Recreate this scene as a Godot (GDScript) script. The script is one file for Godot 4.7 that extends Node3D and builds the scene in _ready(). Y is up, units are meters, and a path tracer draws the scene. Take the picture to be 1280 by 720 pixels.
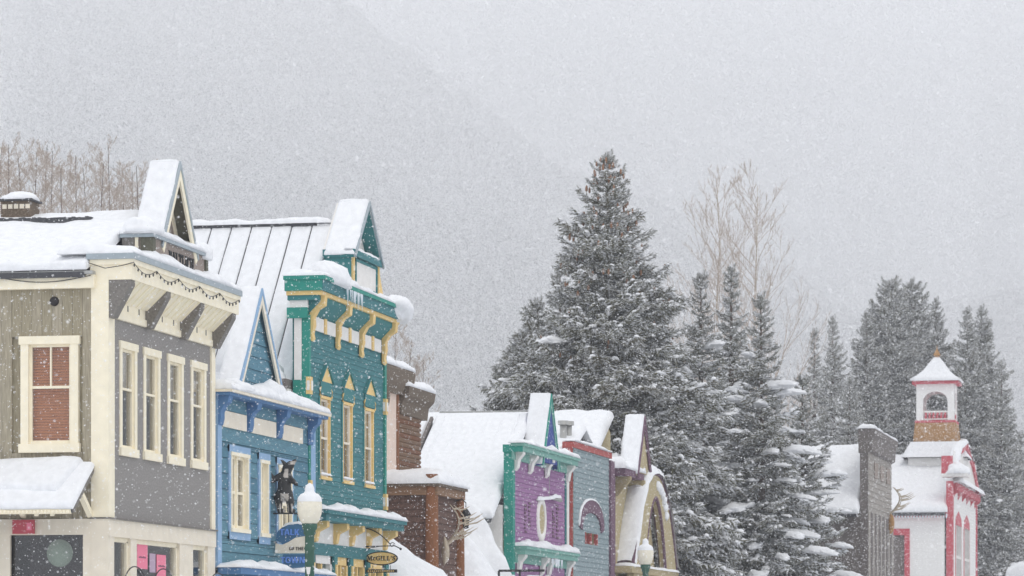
extends Node3D
# A snowy mountain-town street. World: the street runs along -Z, the row of shop fronts stands near x = -19.5.
# Inside a building node: x = along the street (away from the camera), y = up, z = out over the pavement.

var X = Transform3D.IDENTITY        # frame in which shapes are added
var M = {}
var T = {}
var used = {}
var noise = FastNoiseLite.new()
const SIDE = Basis(Vector3(0, 0, 1), Vector3(0, 1, 0), Vector3(-1, 0, 0))   # frame of a wall that faces back along the street

# ---------------------------------------------------------------- basic helpers
func numbered(n):
	if not used.has(n):
		used[n] = 0
		return n
	used[n] += 1
	return "%s_%03d" % [n, used[n]]

func tag(o, label, category, group = "", kind = ""):
	if label != "": o.set_meta("label", label)
	if category != "": o.set_meta("category", category)
	if group != "": o.set_meta("group", group)
	if kind != "": o.set_meta("kind", kind)
	return o

func thing(called, label, category, at = Vector3.ZERO, turn = 0.0, group = ""):
	var o = Node3D.new()
	o.name = numbered(called)
	add_child(o)
	o.position = at
	o.rotation.y = turn
	tag(o, label, category, group)
	return o

func building(called, label, x, u0):
	return thing(called, label, "building", Vector3(x, 0, -u0), PI / 2)

func sub(parent, called):
	var o = Node3D.new()
	o.name = called
	parent.add_child(o, true)
	return o

func S(smooth = false) -> SurfaceTool:
	var s = SurfaceTool.new()
	s.begin(Mesh.PRIMITIVE_TRIANGLES)
	s.set_smooth_group(0 if smooth else -1)
	return s

func put(s, called, m, parent, label = ""):
	s.generate_normals()
	var o = MeshInstance3D.new()
	o.mesh = s.commit()
	o.material_override = m
	o.name = called
	parent.add_child(o, true)
	if label != "": o.set_meta("label", label)
	return o

func root_mesh(s, called, m, kind):
	var o = put(s, numbered(called), m, self)
	o.set_meta("kind", kind)
	return o

func tri(s, a, b, c):
	s.add_vertex(X * a); s.add_vertex(X * b); s.add_vertex(X * c)

func qd(s, a, b, c, d):
	tri(s, a, b, c); tri(s, a, c, d)

func bx(s, x0, y0, z0, x1, y1, z1):
	var p = []
	for i in 8:
		p.append(Vector3(x1 if i & 1 else x0, y1 if i & 2 else y0, z1 if i & 4 else z0))
	qd(s, p[4], p[6], p[7], p[5]); qd(s, p[1], p[3], p[2], p[0])
	qd(s, p[0], p[2], p[6], p[4]); qd(s, p[5], p[7], p[3], p[1])
	qd(s, p[2], p[3], p[7], p[6]); qd(s, p[0], p[4], p[5], p[1])

# polygon of 2D points pushed along an axis; axis "w": points are (along, up); axis "u": points are (out, up)
func prism(s, pts, axis, a, b):
	var pv = PackedVector2Array(pts)
	var ids = Geometry2D.triangulate_polygon(pv)
	var at = func(p, t): return Vector3(p.x, p.y, t) if axis == "w" else Vector3(t, p.y, p.x)
	for k in range(0, ids.size(), 3):
		tri(s, at.call(pv[ids[k]], b), at.call(pv[ids[k + 1]], b), at.call(pv[ids[k + 2]], b))
		tri(s, at.call(pv[ids[k]], a), at.call(pv[ids[k + 2]], a), at.call(pv[ids[k + 1]], a))
	for k in pv.size():
		var p = pv[k]; var q = pv[(k + 1) % pv.size()]
		qd(s, at.call(p, a), at.call(p, b), at.call(q, b), at.call(q, a))

# straight bar between two points
func bar(s, a, b, w, h):
	var d: Vector3 = (b - a)
	var sidev: Vector3 = d.cross(Vector3.UP)
	if sidev.length() < 1e-4: sidev = Vector3.RIGHT
	sidev = sidev.normalized() * w * 0.5
	var upv: Vector3 = sidev.cross(d).normalized() * h * 0.5
	var c = []
	for e in [a, b]:
		for k in [[-1, -1], [1, -1], [1, 1], [-1, 1]]:
			c.append(e + sidev * k[0] + upv * k[1])
	for k in 4:
		qd(s, c[k], c[(k + 1) % 4], c[4 + (k + 1) % 4], c[4 + k])
	qd(s, c[0], c[3], c[2], c[1]); qd(s, c[4], c[5], c[6], c[7])

func tube(s, pts, radii, n = 6, cap = true):
	var rings = []
	var ref = Vector3.UP
	for i in pts.size():
		var d: Vector3 = (pts[min(i + 1, pts.size() - 1)] - pts[max(i - 1, 0)]).normalized()
		if abs(d.dot(ref)) > 0.95: ref = Vector3.RIGHT if abs(d.x) < 0.9 else Vector3.UP
		var a: Vector3 = d.cross(ref).normalized()
		var b: Vector3 = a.cross(d)
		var r = radii[i] if radii is Array else radii
		var ring = []
		for k in n:
			ring.append(pts[i] + (a * cos(TAU * k / n) + b * sin(TAU * k / n)) * r)
		rings.append(ring)
	for i in rings.size() - 1:
		for k in n:
			qd(s, rings[i][k], rings[i][(k + 1) % n], rings[i + 1][(k + 1) % n], rings[i + 1][k])
	if cap:
		for e in [0, rings.size() - 1]:
			for k in range(1, n - 1):
				tri(s, rings[e][0], rings[e][k], rings[e][k + 1])

# profile of (radius, height) turned round a vertical axis at c
func lathe(s, c, prof, n = 20, sx = 1.0, sz = 1.0):
	for i in prof.size() - 1:
		for k in n:
			var q = []
			for e in [[i, k], [i, k + 1], [i + 1, k + 1], [i + 1, k]]:
				var a = TAU * e[1] / n
				q.append(c + Vector3(cos(a) * prof[e[0]].x * sx, prof[e[0]].y, sin(a) * prof[e[0]].x * sz))
			qd(s, q[0], q[1], q[2], q[3])

# ---------------------------------------------------------------- snow shapes
# layer of snow over the quad a-b-c-d, rounded at its edges
func snow_quad(s, a, b, c, d, thick, nu = 24, nv = 12, wob = 0.05, edge = 0.0, rough = 0.2, seed_ = 0.0):
	var n: Vector3 = (b - a).cross(d - a).normalized()
	if n.y < 0: n = -n
	var dirn: Vector3 = (n + Vector3.UP * 0.35).normalized()
	var lu: float = (b - a).length(); var lv: float = (d - a).length()
	var r: float = edge if edge > 0.0 else thick * 1.1
	var g = []
	for j in nv + 1:
		var row = []
		var tj = _ends(float(j) / nv, r / lv)
		for i in nu + 1:
			var ti = _ends(float(i) / nu, r / lu)
			var p: Vector3 = a.lerp(b, ti).lerp(d.lerp(c, ti), tj)
			var e: float = min(min(ti, 1 - ti) * lu, min(tj, 1 - tj) * lv)
			var q: float = clamp(1.0 - e / r, 0, 1)
			var h: float = thick * sqrt(1.0 - q * q)
			var w: float = noise.get_noise_3d(p.x * 2.2 + seed_, p.y * 2.2, p.z * 2.2)
			var w2: float = noise.get_noise_3d(p.x * 8 + seed_, p.y * 8 + 40, p.z * 8)
			h *= 1.0 + rough * (w * 2.0 + w2 * 0.9)
			if e < 0.0001:
				var o: Vector3 = (p - (a + b + c + d) * 0.25)
				var w3: float = noise.get_noise_3d(p.x * 5 + seed_ + 9, p.y * 5, p.z * 5) + 0.6 * w2
				p += o.normalized() * wob * w3 + n * 0.004
			row.append(p + dirn * h)
		g.append(row)
	for j in nv:
		for i in nu:
			qd(s, g[j][i], g[j + 1][i], g[j + 1][i + 1], g[j][i + 1])
	# underside
	for i in nu:
		qd(s, g[0][i], g[0][i + 1], g[nv][i + 1], g[nv][i])

func _ends(t: float, r: float) -> float:    # grid lines gathered near both ends so that edges are round
	var k: float = clamp(r, 0.0, 0.45)
	if t < 0.25: return k * (1.0 - cos(t / 0.25 * PI / 2)) 
	if t > 0.75: return 1.0 - k * (1.0 - cos((1.0 - t) / 0.25 * PI / 2))
	return lerp(k, 1.0 - k, (t - 0.25) * 2.0)

# rounded ridge of snow lying along a line
func snow_strip(s, pts, half, h, seed_ = 0.0, step = 0.12):
	var path = []
	for i in pts.size() - 1:
		var n = max(1, int((pts[i + 1] - pts[i]).length() / step))
		for k in n: path.append(pts[i].lerp(pts[i + 1], float(k) / n))
	path.append(pts[-1])
	var rows = []
	for i in path.size():
		var d: Vector3 = path[min(i + 1, path.size() - 1)] - path[max(i - 1, 0)]
		var sd: Vector3 = d.cross(Vector3.UP).normalized()
		if sd.length() < 0.5: sd = Vector3.RIGHT
		var e: float = min(i, path.size() - 1 - i) * step
		var k: float = sqrt(clamp(e / (h * 1.2), 0.03, 1.0))
		var w: float = noise.get_noise_3d(path[i].x * 4 + seed_, path[i].y * 4, path[i].z * 4)
		var w2: float = noise.get_noise_3d(path[i].x * 13 + seed_, path[i].y * 13, path[i].z * 13 + 7)
		var row = []
		for j in 9:
			var a: float = PI * j / 8.0
			var hh: float = half * (1 + 0.25 * w2 + 0.2 * w)
			row.append(path[i] + sd * cos(a) * hh * (0.4 + 0.6 * k) + Vector3.UP * (sin(a) * h * k * (1 + 0.45 * w + 0.25 * w2) + (-0.01 if j == 0 or j == 8 else 0.0)))
		rows.append(row)
	for i in rows.size() - 1:
		for j in 8:
			qd(s, rows[i][j], rows[i][j + 1], rows[i + 1][j + 1], rows[i + 1][j])
	for r in [rows[0], rows[-1]]:
		for j in range(1, 8): tri(s, r[0], r[j], r[j + 1])

# lump of snow
func mound(s, c, rx, ry, rz, seed_ = 0.0, n = 14, low = -0.25, rough = 0.25):
	var m = int(n * 0.6) + 2
	var g = []
	for j in m + 1:
		var row = []
		for i in n + 1:
			var a = TAU * (i % n) / n
			var b = lerp(low * PI / 2, PI / 2, float(j) / m)
			var d = Vector3(cos(a) * cos(b), sin(b), sin(a) * cos(b))
			var w: float = noise.get_noise_3d(d.x * 1.3 + seed_ + c.x, d.y * 1.3 + c.y, d.z * 1.3 + c.z) + 0.4 * noise.get_noise_3d(d.x * 4 + seed_, d.y * 4, d.z * 4 + c.x)
			row.append(c + Vector3(d.x * rx, d.y * ry, d.z * rz) * (1 + rough * w * 1.6))
		g.append(row)
	for j in m:
		for i in n:
			qd(s, g[j][i], g[j + 1][i], g[j + 1][i + 1], g[j][i + 1])
	for i in range(1, n - 1): tri(s, g[0][0], g[0][i], g[0][i + 1])

func icicles(s, a, b, n, rng, long_ = 0.2):
	for i in n:
		var p: Vector3 = a.lerp(b, rng.randf())
		var l: float = long_ * rng.randf_range(0.25, 1.0)
		tube(s, [p, p - Vector3(0, l * 0.5, 0), p - Vector3(0, l, 0)], [0.018, 0.011, 0.002], 5, false)

# ---------------------------------------------------------------- textures and materials
func grey_tex(key, kind, seed_, freq, lo, hi, octaves = 4):
	var f = FastNoiseLite.new()
	f.seed = seed_
	f.noise_type = kind
	f.frequency = freq
	f.fractal_octaves = octaves
	var im = f.get_seamless_image(256, 256)
	im.convert(Image.FORMAT_RGB8)
	var nm: Image = im.duplicate()
	nm.bump_map_to_normal_map(5.0)
	for y in 256:
		for x in 256:
			var v: float = lerp(lo, hi, im.get_pixel(x, y).r)
			im.set_pixel(x, y, Color(v, v, v))
	T[key] = ImageTexture.create_from_image(im)
	T[key + "_n"] = ImageTexture.create_from_image(nm)

func mat(key, col, tex = "mottle", scale = Vector3.ONE, rough = 0.85, bump = 0.0, metal = 0.0):
	var m = StandardMaterial3D.new()
	m.albedo_color = col
	m.roughness = rough
	m.metallic = metal
	if tex != "":
		m.albedo_texture = T[tex]
		m.uv1_triplanar = true
		m.uv1_scale = scale
		if bump > 0:
			m.normal_enabled = true
			m.normal_texture = T[tex + "_n"]
			m.normal_scale = bump
	M[key] = m
	return m

func hexc(h): return Color.html(h)

func materials():
	grey_tex("mottle", FastNoiseLite.TYPE_SIMPLEX_SMOOTH, 3, 0.012, 0.95, 1.0, 5)
	grey_tex("fine", FastNoiseLite.TYPE_SIMPLEX_SMOOTH, 5, 0.06, 0.78, 1.0, 4)
	grey_tex("grain", FastNoiseLite.TYPE_PERLIN, 8, 0.03, 0.78, 1.0, 5)
	grey_tex("cell", FastNoiseLite.TYPE_CELLULAR, 11, 0.05, 0.6, 1.0, 2)
	grey_tex("soft", FastNoiseLite.TYPE_SIMPLEX_SMOOTH, 15, 0.02, 0.93, 1.0, 4)
	var V = Vector3(5, 0.5, 5)      # grain runs up
	var H = Vector3(0.5, 5, 0.5)    # grain runs along
	mat("snow", Color(0.955, 0.96, 0.97), "soft", Vector3.ONE * 0.9, 0.9, 0.6)
	mat("side_board", hexc("b5ab95"), "grain", V, 0.9, 0.12)
	mat("side_board_b", hexc("aea48c"), "grain", V * 1.1, 0.9, 0.12)
	mat("side_board_c", hexc("bab09b"), "grain", V * 0.9, 0.9, 0.12)
	mat("front_grey", hexc("a19d99"), "fine", Vector3.ONE * 1.5, 0.92, 0.4)
	mat("cream", hexc("fcf2d8"), "mottle", Vector3.ONE * 0.9, 0.7, 0.05)
	mat("beige", hexc("efe5d2"), "mottle", Vector3.ONE * 0.8, 0.8, 0.05)
	mat("bracket_grey", hexc("8b8680"), "fine", Vector3.ONE, 0.85, 0.1)
	mat("soffit_green", hexc("6d6c5c"), "fine", Vector3.ONE, 0.85, 0.1)
	mat("taupe", hexc("a89a90"), "fine", Vector3.ONE, 0.9, 0.2)
	mat("metal_edge", hexc("a9b4ba"), "soft", Vector3.ONE, 0.45, 0.0, 0.5)
	mat("roofing", hexc("55565a"), "fine", Vector3.ONE, 0.7, 0.2)
	mat("dark", hexc("262123"), "mottle", Vector3.ONE, 0.7)
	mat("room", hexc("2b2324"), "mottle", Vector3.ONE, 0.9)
	mat("black", hexc("1f1f21"), "mottle", Vector3.ONE, 0.6)
	mat("blind", hexc("ee9a5c"), "grain", H, 0.7)
	mat("pale_blind_and_reflection", hexc("d8cdb8"), "grain", V, 0.8)  # blinds of the blue shop; painted sky reflection on the grey shop front
	mat("blue_a", hexc("5b8fa4"), "grain", H, 0.8, 0.2)
	mat("blue_b", hexc("53879d"), "grain", H * 1.1, 0.8, 0.2)
	mat("blue_c", hexc("6396a8"), "grain", H * 0.9, 0.8, 0.2)
	mat("cobalt", hexc("4f7cab"), "mottle", Vector3.ONE, 0.7, 0.05)
	mat("sky_trim", hexc("8fb1d2"), "mottle", Vector3.ONE, 0.7, 0.05)
	mat("teal", hexc("3b848a"), "grain", H, 0.75, 0.15)
	mat("green", hexc("1f8d7e"), "mottle", Vector3.ONE, 0.7, 0.05)
	mat("teal_dark", hexc("327c7e"), "mottle", Vector3.ONE, 0.75, 0.05)
	mat("ochre", hexc("ecca86"), "mottle", Vector3.ONE, 0.7, 0.05)
	mat("white", hexc("ece9e4"), "mottle", Vector3.ONE, 0.7, 0.05)
	mat("tan", hexc("e4cfc0"), "mottle", Vector3.ONE, 0.9, 0.2)
	mat("timber", hexc("97765a"), "grain", H, 0.9, 0.4)
	mat("timber_up", hexc("93613f"), "grain", V, 0.9, 0.4)
	mat("shake", hexc("8f7f6e"), "cell", Vector3.ONE * 2, 0.95, 0.6)
	mat("brown", hexc("84665a"), "cell", Vector3.ONE * 1.2, 0.95, 0.6)
	mat("purple", hexc("a97aa9"), "fine", Vector3.ONE, 0.85, 0.2)
	mat("deep_blue", hexc("3550a0"), "fine", Vector3.ONE, 0.8, 0.1)
	mat("gteal", hexc("78ab9f"), "mottle", Vector3.ONE, 0.75)
	mat("brick_red", hexc("c0605b"), "fine", Vector3.ONE, 0.85, 0.2)
	mat("shingle_grey", hexc("b0c4c9"), "cell", Vector3.ONE * 1.5, 0.9, 0.3)
	mat("sand", hexc("c8b88f"), "fine", Vector3.ONE, 0.9, 0.3)
	mat("plum", hexc("7a5a6e"), "fine", Vector3.ONE, 0.85, 0.1)
	mat("barn", hexc("aea79f"), "grain", V, 0.95, 0.4)
	mat("barn_dark", hexc("807874"), "grain", V, 0.95, 0.4)
	mat("red", hexc("c65561"), "mottle", Vector3.ONE, 0.7, 0.05)
	mat("clap_white", hexc("f4f3f0"), "soft", H, 0.75, 0.05)
	mat("cedar", hexc("dca970"), "cell", Vector3.ONE * 2, 0.95, 0.5)
	mat("iron", hexc("2b2b2d"), "mottle", Vector3.ONE, 0.55)
	mat("post_green", hexc("2d5a4a"), "mottle", Vector3.ONE, 0.5)
	mat("globe", hexc("f3ecd8"), "soft", Vector3.ONE * 2, 0.25)
	mat("antler", hexc("cfc0aa"), "fine", Vector3.ONE * 2, 0.7)
	mat("pink", hexc("f0869f"), "", Vector3.ONE, 0.8)
	mat("lilac", hexc("b9a2b6"), "", Vector3.ONE, 0.8)
	mat("disc", hexc("a5b8a6"), "mottle", Vector3.ONE * 2, 0.6)
	mat("bark", hexc("6b5a4e"), "grain", V, 0.95, 0.4)
	mat("pale_bark", hexc("cdbfae"), "grain", V * 0.5, 0.9, 0.2)
	mat("twig", hexc("b3a599"), "", Vector3.ONE, 0.9)
	mat("needles", hexc("66654f"), "", Vector3.ONE, 0.9)
	mat("needles_b", hexc("6c6854"), "", Vector3.ONE, 0.9)
	mat("cone", hexc("8f6a50"), "", Vector3.ONE, 0.9)
	mat("asphalt", hexc("d6d8dc"), "mottle", Vector3.ONE * 0.3, 0.95, 0.2)
	mat("mountain", hexc("a3a7a8"), "cell", Vector3.ONE * 0.12, 0.95)
	mat("flake", Color(0.993, 0.993, 0.996), "", Vector3.ONE, 1.0)
	mat("ice", hexc("e6eef4"), "", Vector3.ONE, 0.15)
	mat("sign_blue", hexc("3a6d92"), "mottle", Vector3.ONE, 0.6)
	mat("letter_blue", hexc("6a97e6"), "mottle", Vector3.ONE, 0.6)
	mat("pipe", hexc("b3b3b0"), "soft", Vector3.ONE, 0.5, 0.0, 0.3)
	var g = StandardMaterial3D.new()
	g.albedo_color = Color(0.2, 0.22, 0.24, 0.1)
	g.transparency = BaseMaterial3D.TRANSPARENCY_ALPHA
	g.roughness = 0.04
	M["glass"] = g
	for k in ["needles", "needles_b"]:
		M[k].backlight_enabled = true
		M[k].backlight = Color(0.02, 0.025, 0.015)

# ---------------------------------------------------------------- building pieces
# wall in the plane z = 0 with openings [u0, v0, u1, v1]; row > 0 makes lapped boards
func wall(s, u0, u1, v0, v1, holes = [], row = 0.0, proud = 0.018, z = 0.0):
	var cuts = [v0, v1]
	if row > 0:
		var y = v0 + row
		while y < v1 - 0.001:
			cuts.append(y); y += row
	for h in holes:
		for y in [h[1], h[3]]:
			if y > v0 + 0.001 and y < v1 - 0.001: cuts.append(y)
	cuts.sort()
	for i in cuts.size() - 1:
		var a = cuts[i]; var b = cuts[i + 1]
		if b - a < 0.002: continue
		var segs = [[u0, u1]]
		for h in holes:
			if h[1] < (a + b) / 2 and h[3] > (a + b) / 2:
				var nx = []
				for g in segs:
					if h[2] <= g[0] or h[0] >= g[1]: nx.append(g); continue
					if h[0] > g[0]: nx.append([g[0], h[0]])
					if h[2] < g[1]: nx.append([h[2], g[1]])
				segs = nx
		var p0 = z; var p1 = z
		if row > 0:
			var k0 = fposmod(a - v0 + 0.0005, row) / row
			var k1 = k0 + (b - a) / row
			p0 = z + proud * (1.0 - k0); p1 = z + proud * (1.0 - min(k1, 1.0))
		for g in segs:
			qd(s, Vector3(g[0], a, p0), Vector3(g[0], b, p1), Vector3(g[1], b, p1), Vector3(g[1], a, p0))
			if row > 0: qd(s, Vector3(g[0], a, z), Vector3(g[0], a, p0), Vector3(g[1], a, p0), Vector3(g[1], a, z))

# horizontal boards, each a piece of its own; clip(v) gives [u0, u1] or null
func boards(parent, called, mats, v0, v1, row, clip, holes, rng, thick = 0.03):
	var v = v0
	while v < v1 - 0.02:
		var top = min(v + row, v1)
		var lim = clip.call((v + top) / 2)
		var limb = clip.call(v + 0.01); var limt = clip.call(top - 0.01)
		var cuts = [v, top]
		for h in holes:
			for y in [h[1], h[3]]:
				if y > v + 0.02 and y < top - 0.02: cuts.append(y)
		cuts.sort()
		for i in cuts.size() - 1:
			var a = cuts[i]; var b = cuts[i + 1]; var mid = (a + b) / 2
			var segs = [[lim[0], lim[1]]]
			for h in holes:
				if h[1] < mid and h[3] > mid:
					var nx = []
					for g in segs:
						if h[2] <= g[0] or h[0] >= g[1]: nx.append(g); continue
						if h[0] > g[0] + 0.02: nx.append([g[0], h[0]])
						if h[2] < g[1] - 0.02: nx.append([h[2], g[1]])
					segs = nx
			for g in segs:
				var s = S()
				var l0 = g[0] if g[0] != lim[0] else limb[0]; var r0 = g[1] if g[1] != lim[1] else limb[1]
				var l1 = g[0] if g[0] != lim[0] else limt[0]; var r1 = g[1] if g[1] != lim[1] else limt[1]
				var e = 0.004; var o = rng.randf_range(0, 0.006)
				var ka = (a - v) / row; var kb = (b - v) / row
				var pa = lerp(thick, thick * 0.35, ka) + o; var pb = lerp(thick, thick * 0.35, kb) + o
				var q = [Vector3(l0, a + e, 0), Vector3(r0, a + e, 0), Vector3(r1, b - e, 0), Vector3(l1, b - e, 0)]
				var f = [Vector3(l0, a + e, pa), Vector3(r0, a + e, pa), Vector3(r1, b - e, pb), Vector3(l1, b - e, pb)]
				qd(s, f[0], f[3], f[2], f[1])
				for k in 4: qd(s, q[k], f[k], f[(k + 1) % 4], q[(k + 1) % 4])
				put(s, called, mats[rng.randi() % mats.size()], parent)
		v += row

# sash window whose casing fills u0..u1, v0..v1 in the plane z = 0
func window(parent, u0, v0, u1, v1, o = {}):
	var n = sub(parent, "window")
	var tw = o.get("trim", 0.12); var pr = o.get("proud", 0.02)
	var tm = o.get("tmat", M.cream); var sm = o.get("smat", tm)
	var a0 = u0 + tw; var a1 = u1 - tw; var b0 = v0 + tw * 1.1; var b1 = v1 - tw
	var s = S()
	bx(s, u0, b0, -0.1, a0, b1, pr); bx(s, a1, b0, -0.1, u1, b1, pr)
	bx(s, u0 - 0.03, b1, -0.1, u1 + 0.03, v1, pr + 0.015)
	put(s, "casing", tm, n)
	s = S(); bx(s, u0 - 0.03, v0, -0.1, u1 + 0.03, b0, pr + 0.03); put(s, "sill", tm, n)
	var cols = o.get("cols", 1)
	var gap = 0.07 if cols > 1 else 0.0
	var cw = (a1 - a0 - gap * (cols - 1)) / cols
	var rail = lerp(b0, b1, o.get("rail", 0.5)); var f = o.get("frame", 0.05)
	for c in cols:
		var c0 = a0 + c * (cw + gap); var c1 = c0 + cw
		s = S()
		bx(s, c0, b0, -0.09, c0 + f, b1, -0.03); bx(s, c1 - f, b0, -0.09, c1, b1, -0.03)
		bx(s, c0 + f, b0, -0.09, c1 - f, b0 + f * 1.3, -0.03); bx(s, c0 + f, b1 - f, -0.09, c1 - f, b1, -0.03)
		bx(s, c0 + f, rail - f * 0.5, -0.085, c1 - f, rail + f * 0.5, -0.025)
		if o.get("muntin", false): bx(s, (c0 + c1) / 2 - 0.014, rail + f * 0.5, -0.085, (c0 + c1) / 2 + 0.014, b1 - f, -0.035)
		if c > 0: bx(s, c0 - gap, b0, -0.1, c0, b1, 0.0)
		put(s, "sash", sm, n)
		for pz in [[b0 + f * 1.3, rail - f * 0.5], [rail + f * 0.5, b1 - f]]:
			s = S(); bx(s, c0 + f, pz[0], -0.066, c1 - f, pz[1], -0.06); put(s, "pane", M.glass, n)
		if o.has("blind"):
			s = S()
			var bl = lerp(b0, b1, o.get("blind_to", 0.0))
			if o.get("slats", false):
				var y = bl
				while y < b1:
					prism(s, [Vector2(-0.13, y), Vector2(-0.125, y), Vector2(-0.145, y + 0.045), Vector2(-0.15, y + 0.045)], "u", c0 + 0.02, c1 - 0.02)
					y += 0.048
			else:
				var k = 10
				for i in k:
					var xa = lerp(c0, c1, float(i) / k); var xb = lerp(c0, c1, float(i + 1) / k)
					var za = -0.13 - 0.025 * (i % 2); var zb = -0.13 - 0.025 * ((i + 1) % 2)
					qd(s, Vector3(xa, bl, za), Vector3(xa, b1, za), Vector3(xb, b1, zb), Vector3(xb, bl, zb))
			put(s, "blind", o.blind, n)  # on the grey shop front this sheet is a painted reflection
	s = S()
	bx(s, a0 - 0.02, b0 - 0.02, -0.52, a1 + 0.02, b1 + 0.02, -0.5)
	for q in [[a0 - 0.02, b0, a0, b1], [a1, b0, a1 + 0.02, b1], [a0, b0 - 0.02, a1, b0], [a0, b1, a1, b1 + 0.02]]:
		bx(s, q[0], q[1], -0.5, q[2], q[3], -0.1)
	put(s, "reveal", M.room, n)
	return n

func inner(w, t): return [w[0] + t, w[1] + t * 1.1, w[2] - t, w[3] - t]    # the opening that window() leaves inside its casing

# steep little gable roof on top of a false front; front face at z = w1, back at w0
func gablet(parent, cu, half, vb, va, w0, w1, under, snow_t, seed_, eave = 0.12, board = null, edge = null):
	var n = sub(parent, "gablet")
	var k = (va - vb) / half
	var lo = vb - eave * k
	var th = 0.07
	for sd in [-1, 1]:
		var s = S()
		var a = Vector2(cu, va); var b = Vector2(cu + sd * (half + eave), lo)
		var nn = Vector2(sd * k, 1).normalized() * th
		prism(s, [a, b, b + nn, a + Vector2(0, th * sqrt(1 + k * k))], "w", w0, w1 - 0.02)
		put(s, "roof_slope", under, n)
		if board:
			s = S()
			var inw = Vector2(-sd * k, -1).normalized() * 0.13
			prism(s, [a + Vector2(0, -0.0), b, b + inw, a + Vector2(0, -0.13 * sqrt(1 + k * k))], "w", w1 - 0.02, w1 + 0.02)
			put(s, "bargeboard", board, n)
		if edge:
			s = S()
			prism(s, [a, b, b + nn, a + Vector2(0, th * sqrt(1 + k * k))], "w", w1 - 0.018, w1 + 0.035)
			put(s, "roof_edge", edge, n)
		if snow_t > 0 and sd == -1 or snow_t > 0 and seed_ < 100:
			s = S(true)
			var p = a + Vector2(0, th * sqrt(1 + k * k)); var q = b + nn
			snow_quad(s, Vector3(p.x, p.y, w0), Vector3(p.x, p.y, w1), Vector3(q.x, q.y, w1), Vector3(q.x, q.y, w0), snow_t, 12, 24, 0.03, 0.1, 0.25, seed_ + sd)
			put(s, "snow", M.snow, n)
	var s2 = S(true)
	snow_strip(s2, [Vector3(cu, va + 0.1, w0), Vector3(cu, va + 0.1, w1)], 0.07, 0.03 + snow_t * 0.4, seed_, 0.06)
	put(s2, "snow", M.snow, n)
	return n

func text(parent, words, size, depth, m, xf, called = "lettering", serif = true, weight = 700):
	var tm = TextMesh.new()
	var fo = SystemFont.new()
	fo.font_names = PackedStringArray(["Droid Serif" if serif else "Droid Sans"])
	fo.font_weight = weight
	tm.font = fo
	tm.text = words
	tm.font_size = 64
	tm.pixel_size = size / 64.0
	tm.depth = depth
	var o = MeshInstance3D.new()
	o.mesh = tm
	o.material_override = m
	o.name = called
	parent.add_child(o, true)
	o.transform = xf
	return o

# roof plane as a solid slab: a-b is the lower edge, d-c the upper one
func slab(s, a, b, c, d, t):
	var n: Vector3 = (b - a).cross(d - a).normalized()
	if n.y < 0: n = -n
	var o = n * -t
	qd(s, a, d, c, b); qd(s, a + o, b + o, c + o, d + o)
	qd(s, a, b, b + o, a + o); qd(s, b, c, c + o, b + o); qd(s, c, d, d + o, c + o); qd(s, d, a, a + o, d + o)

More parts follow.
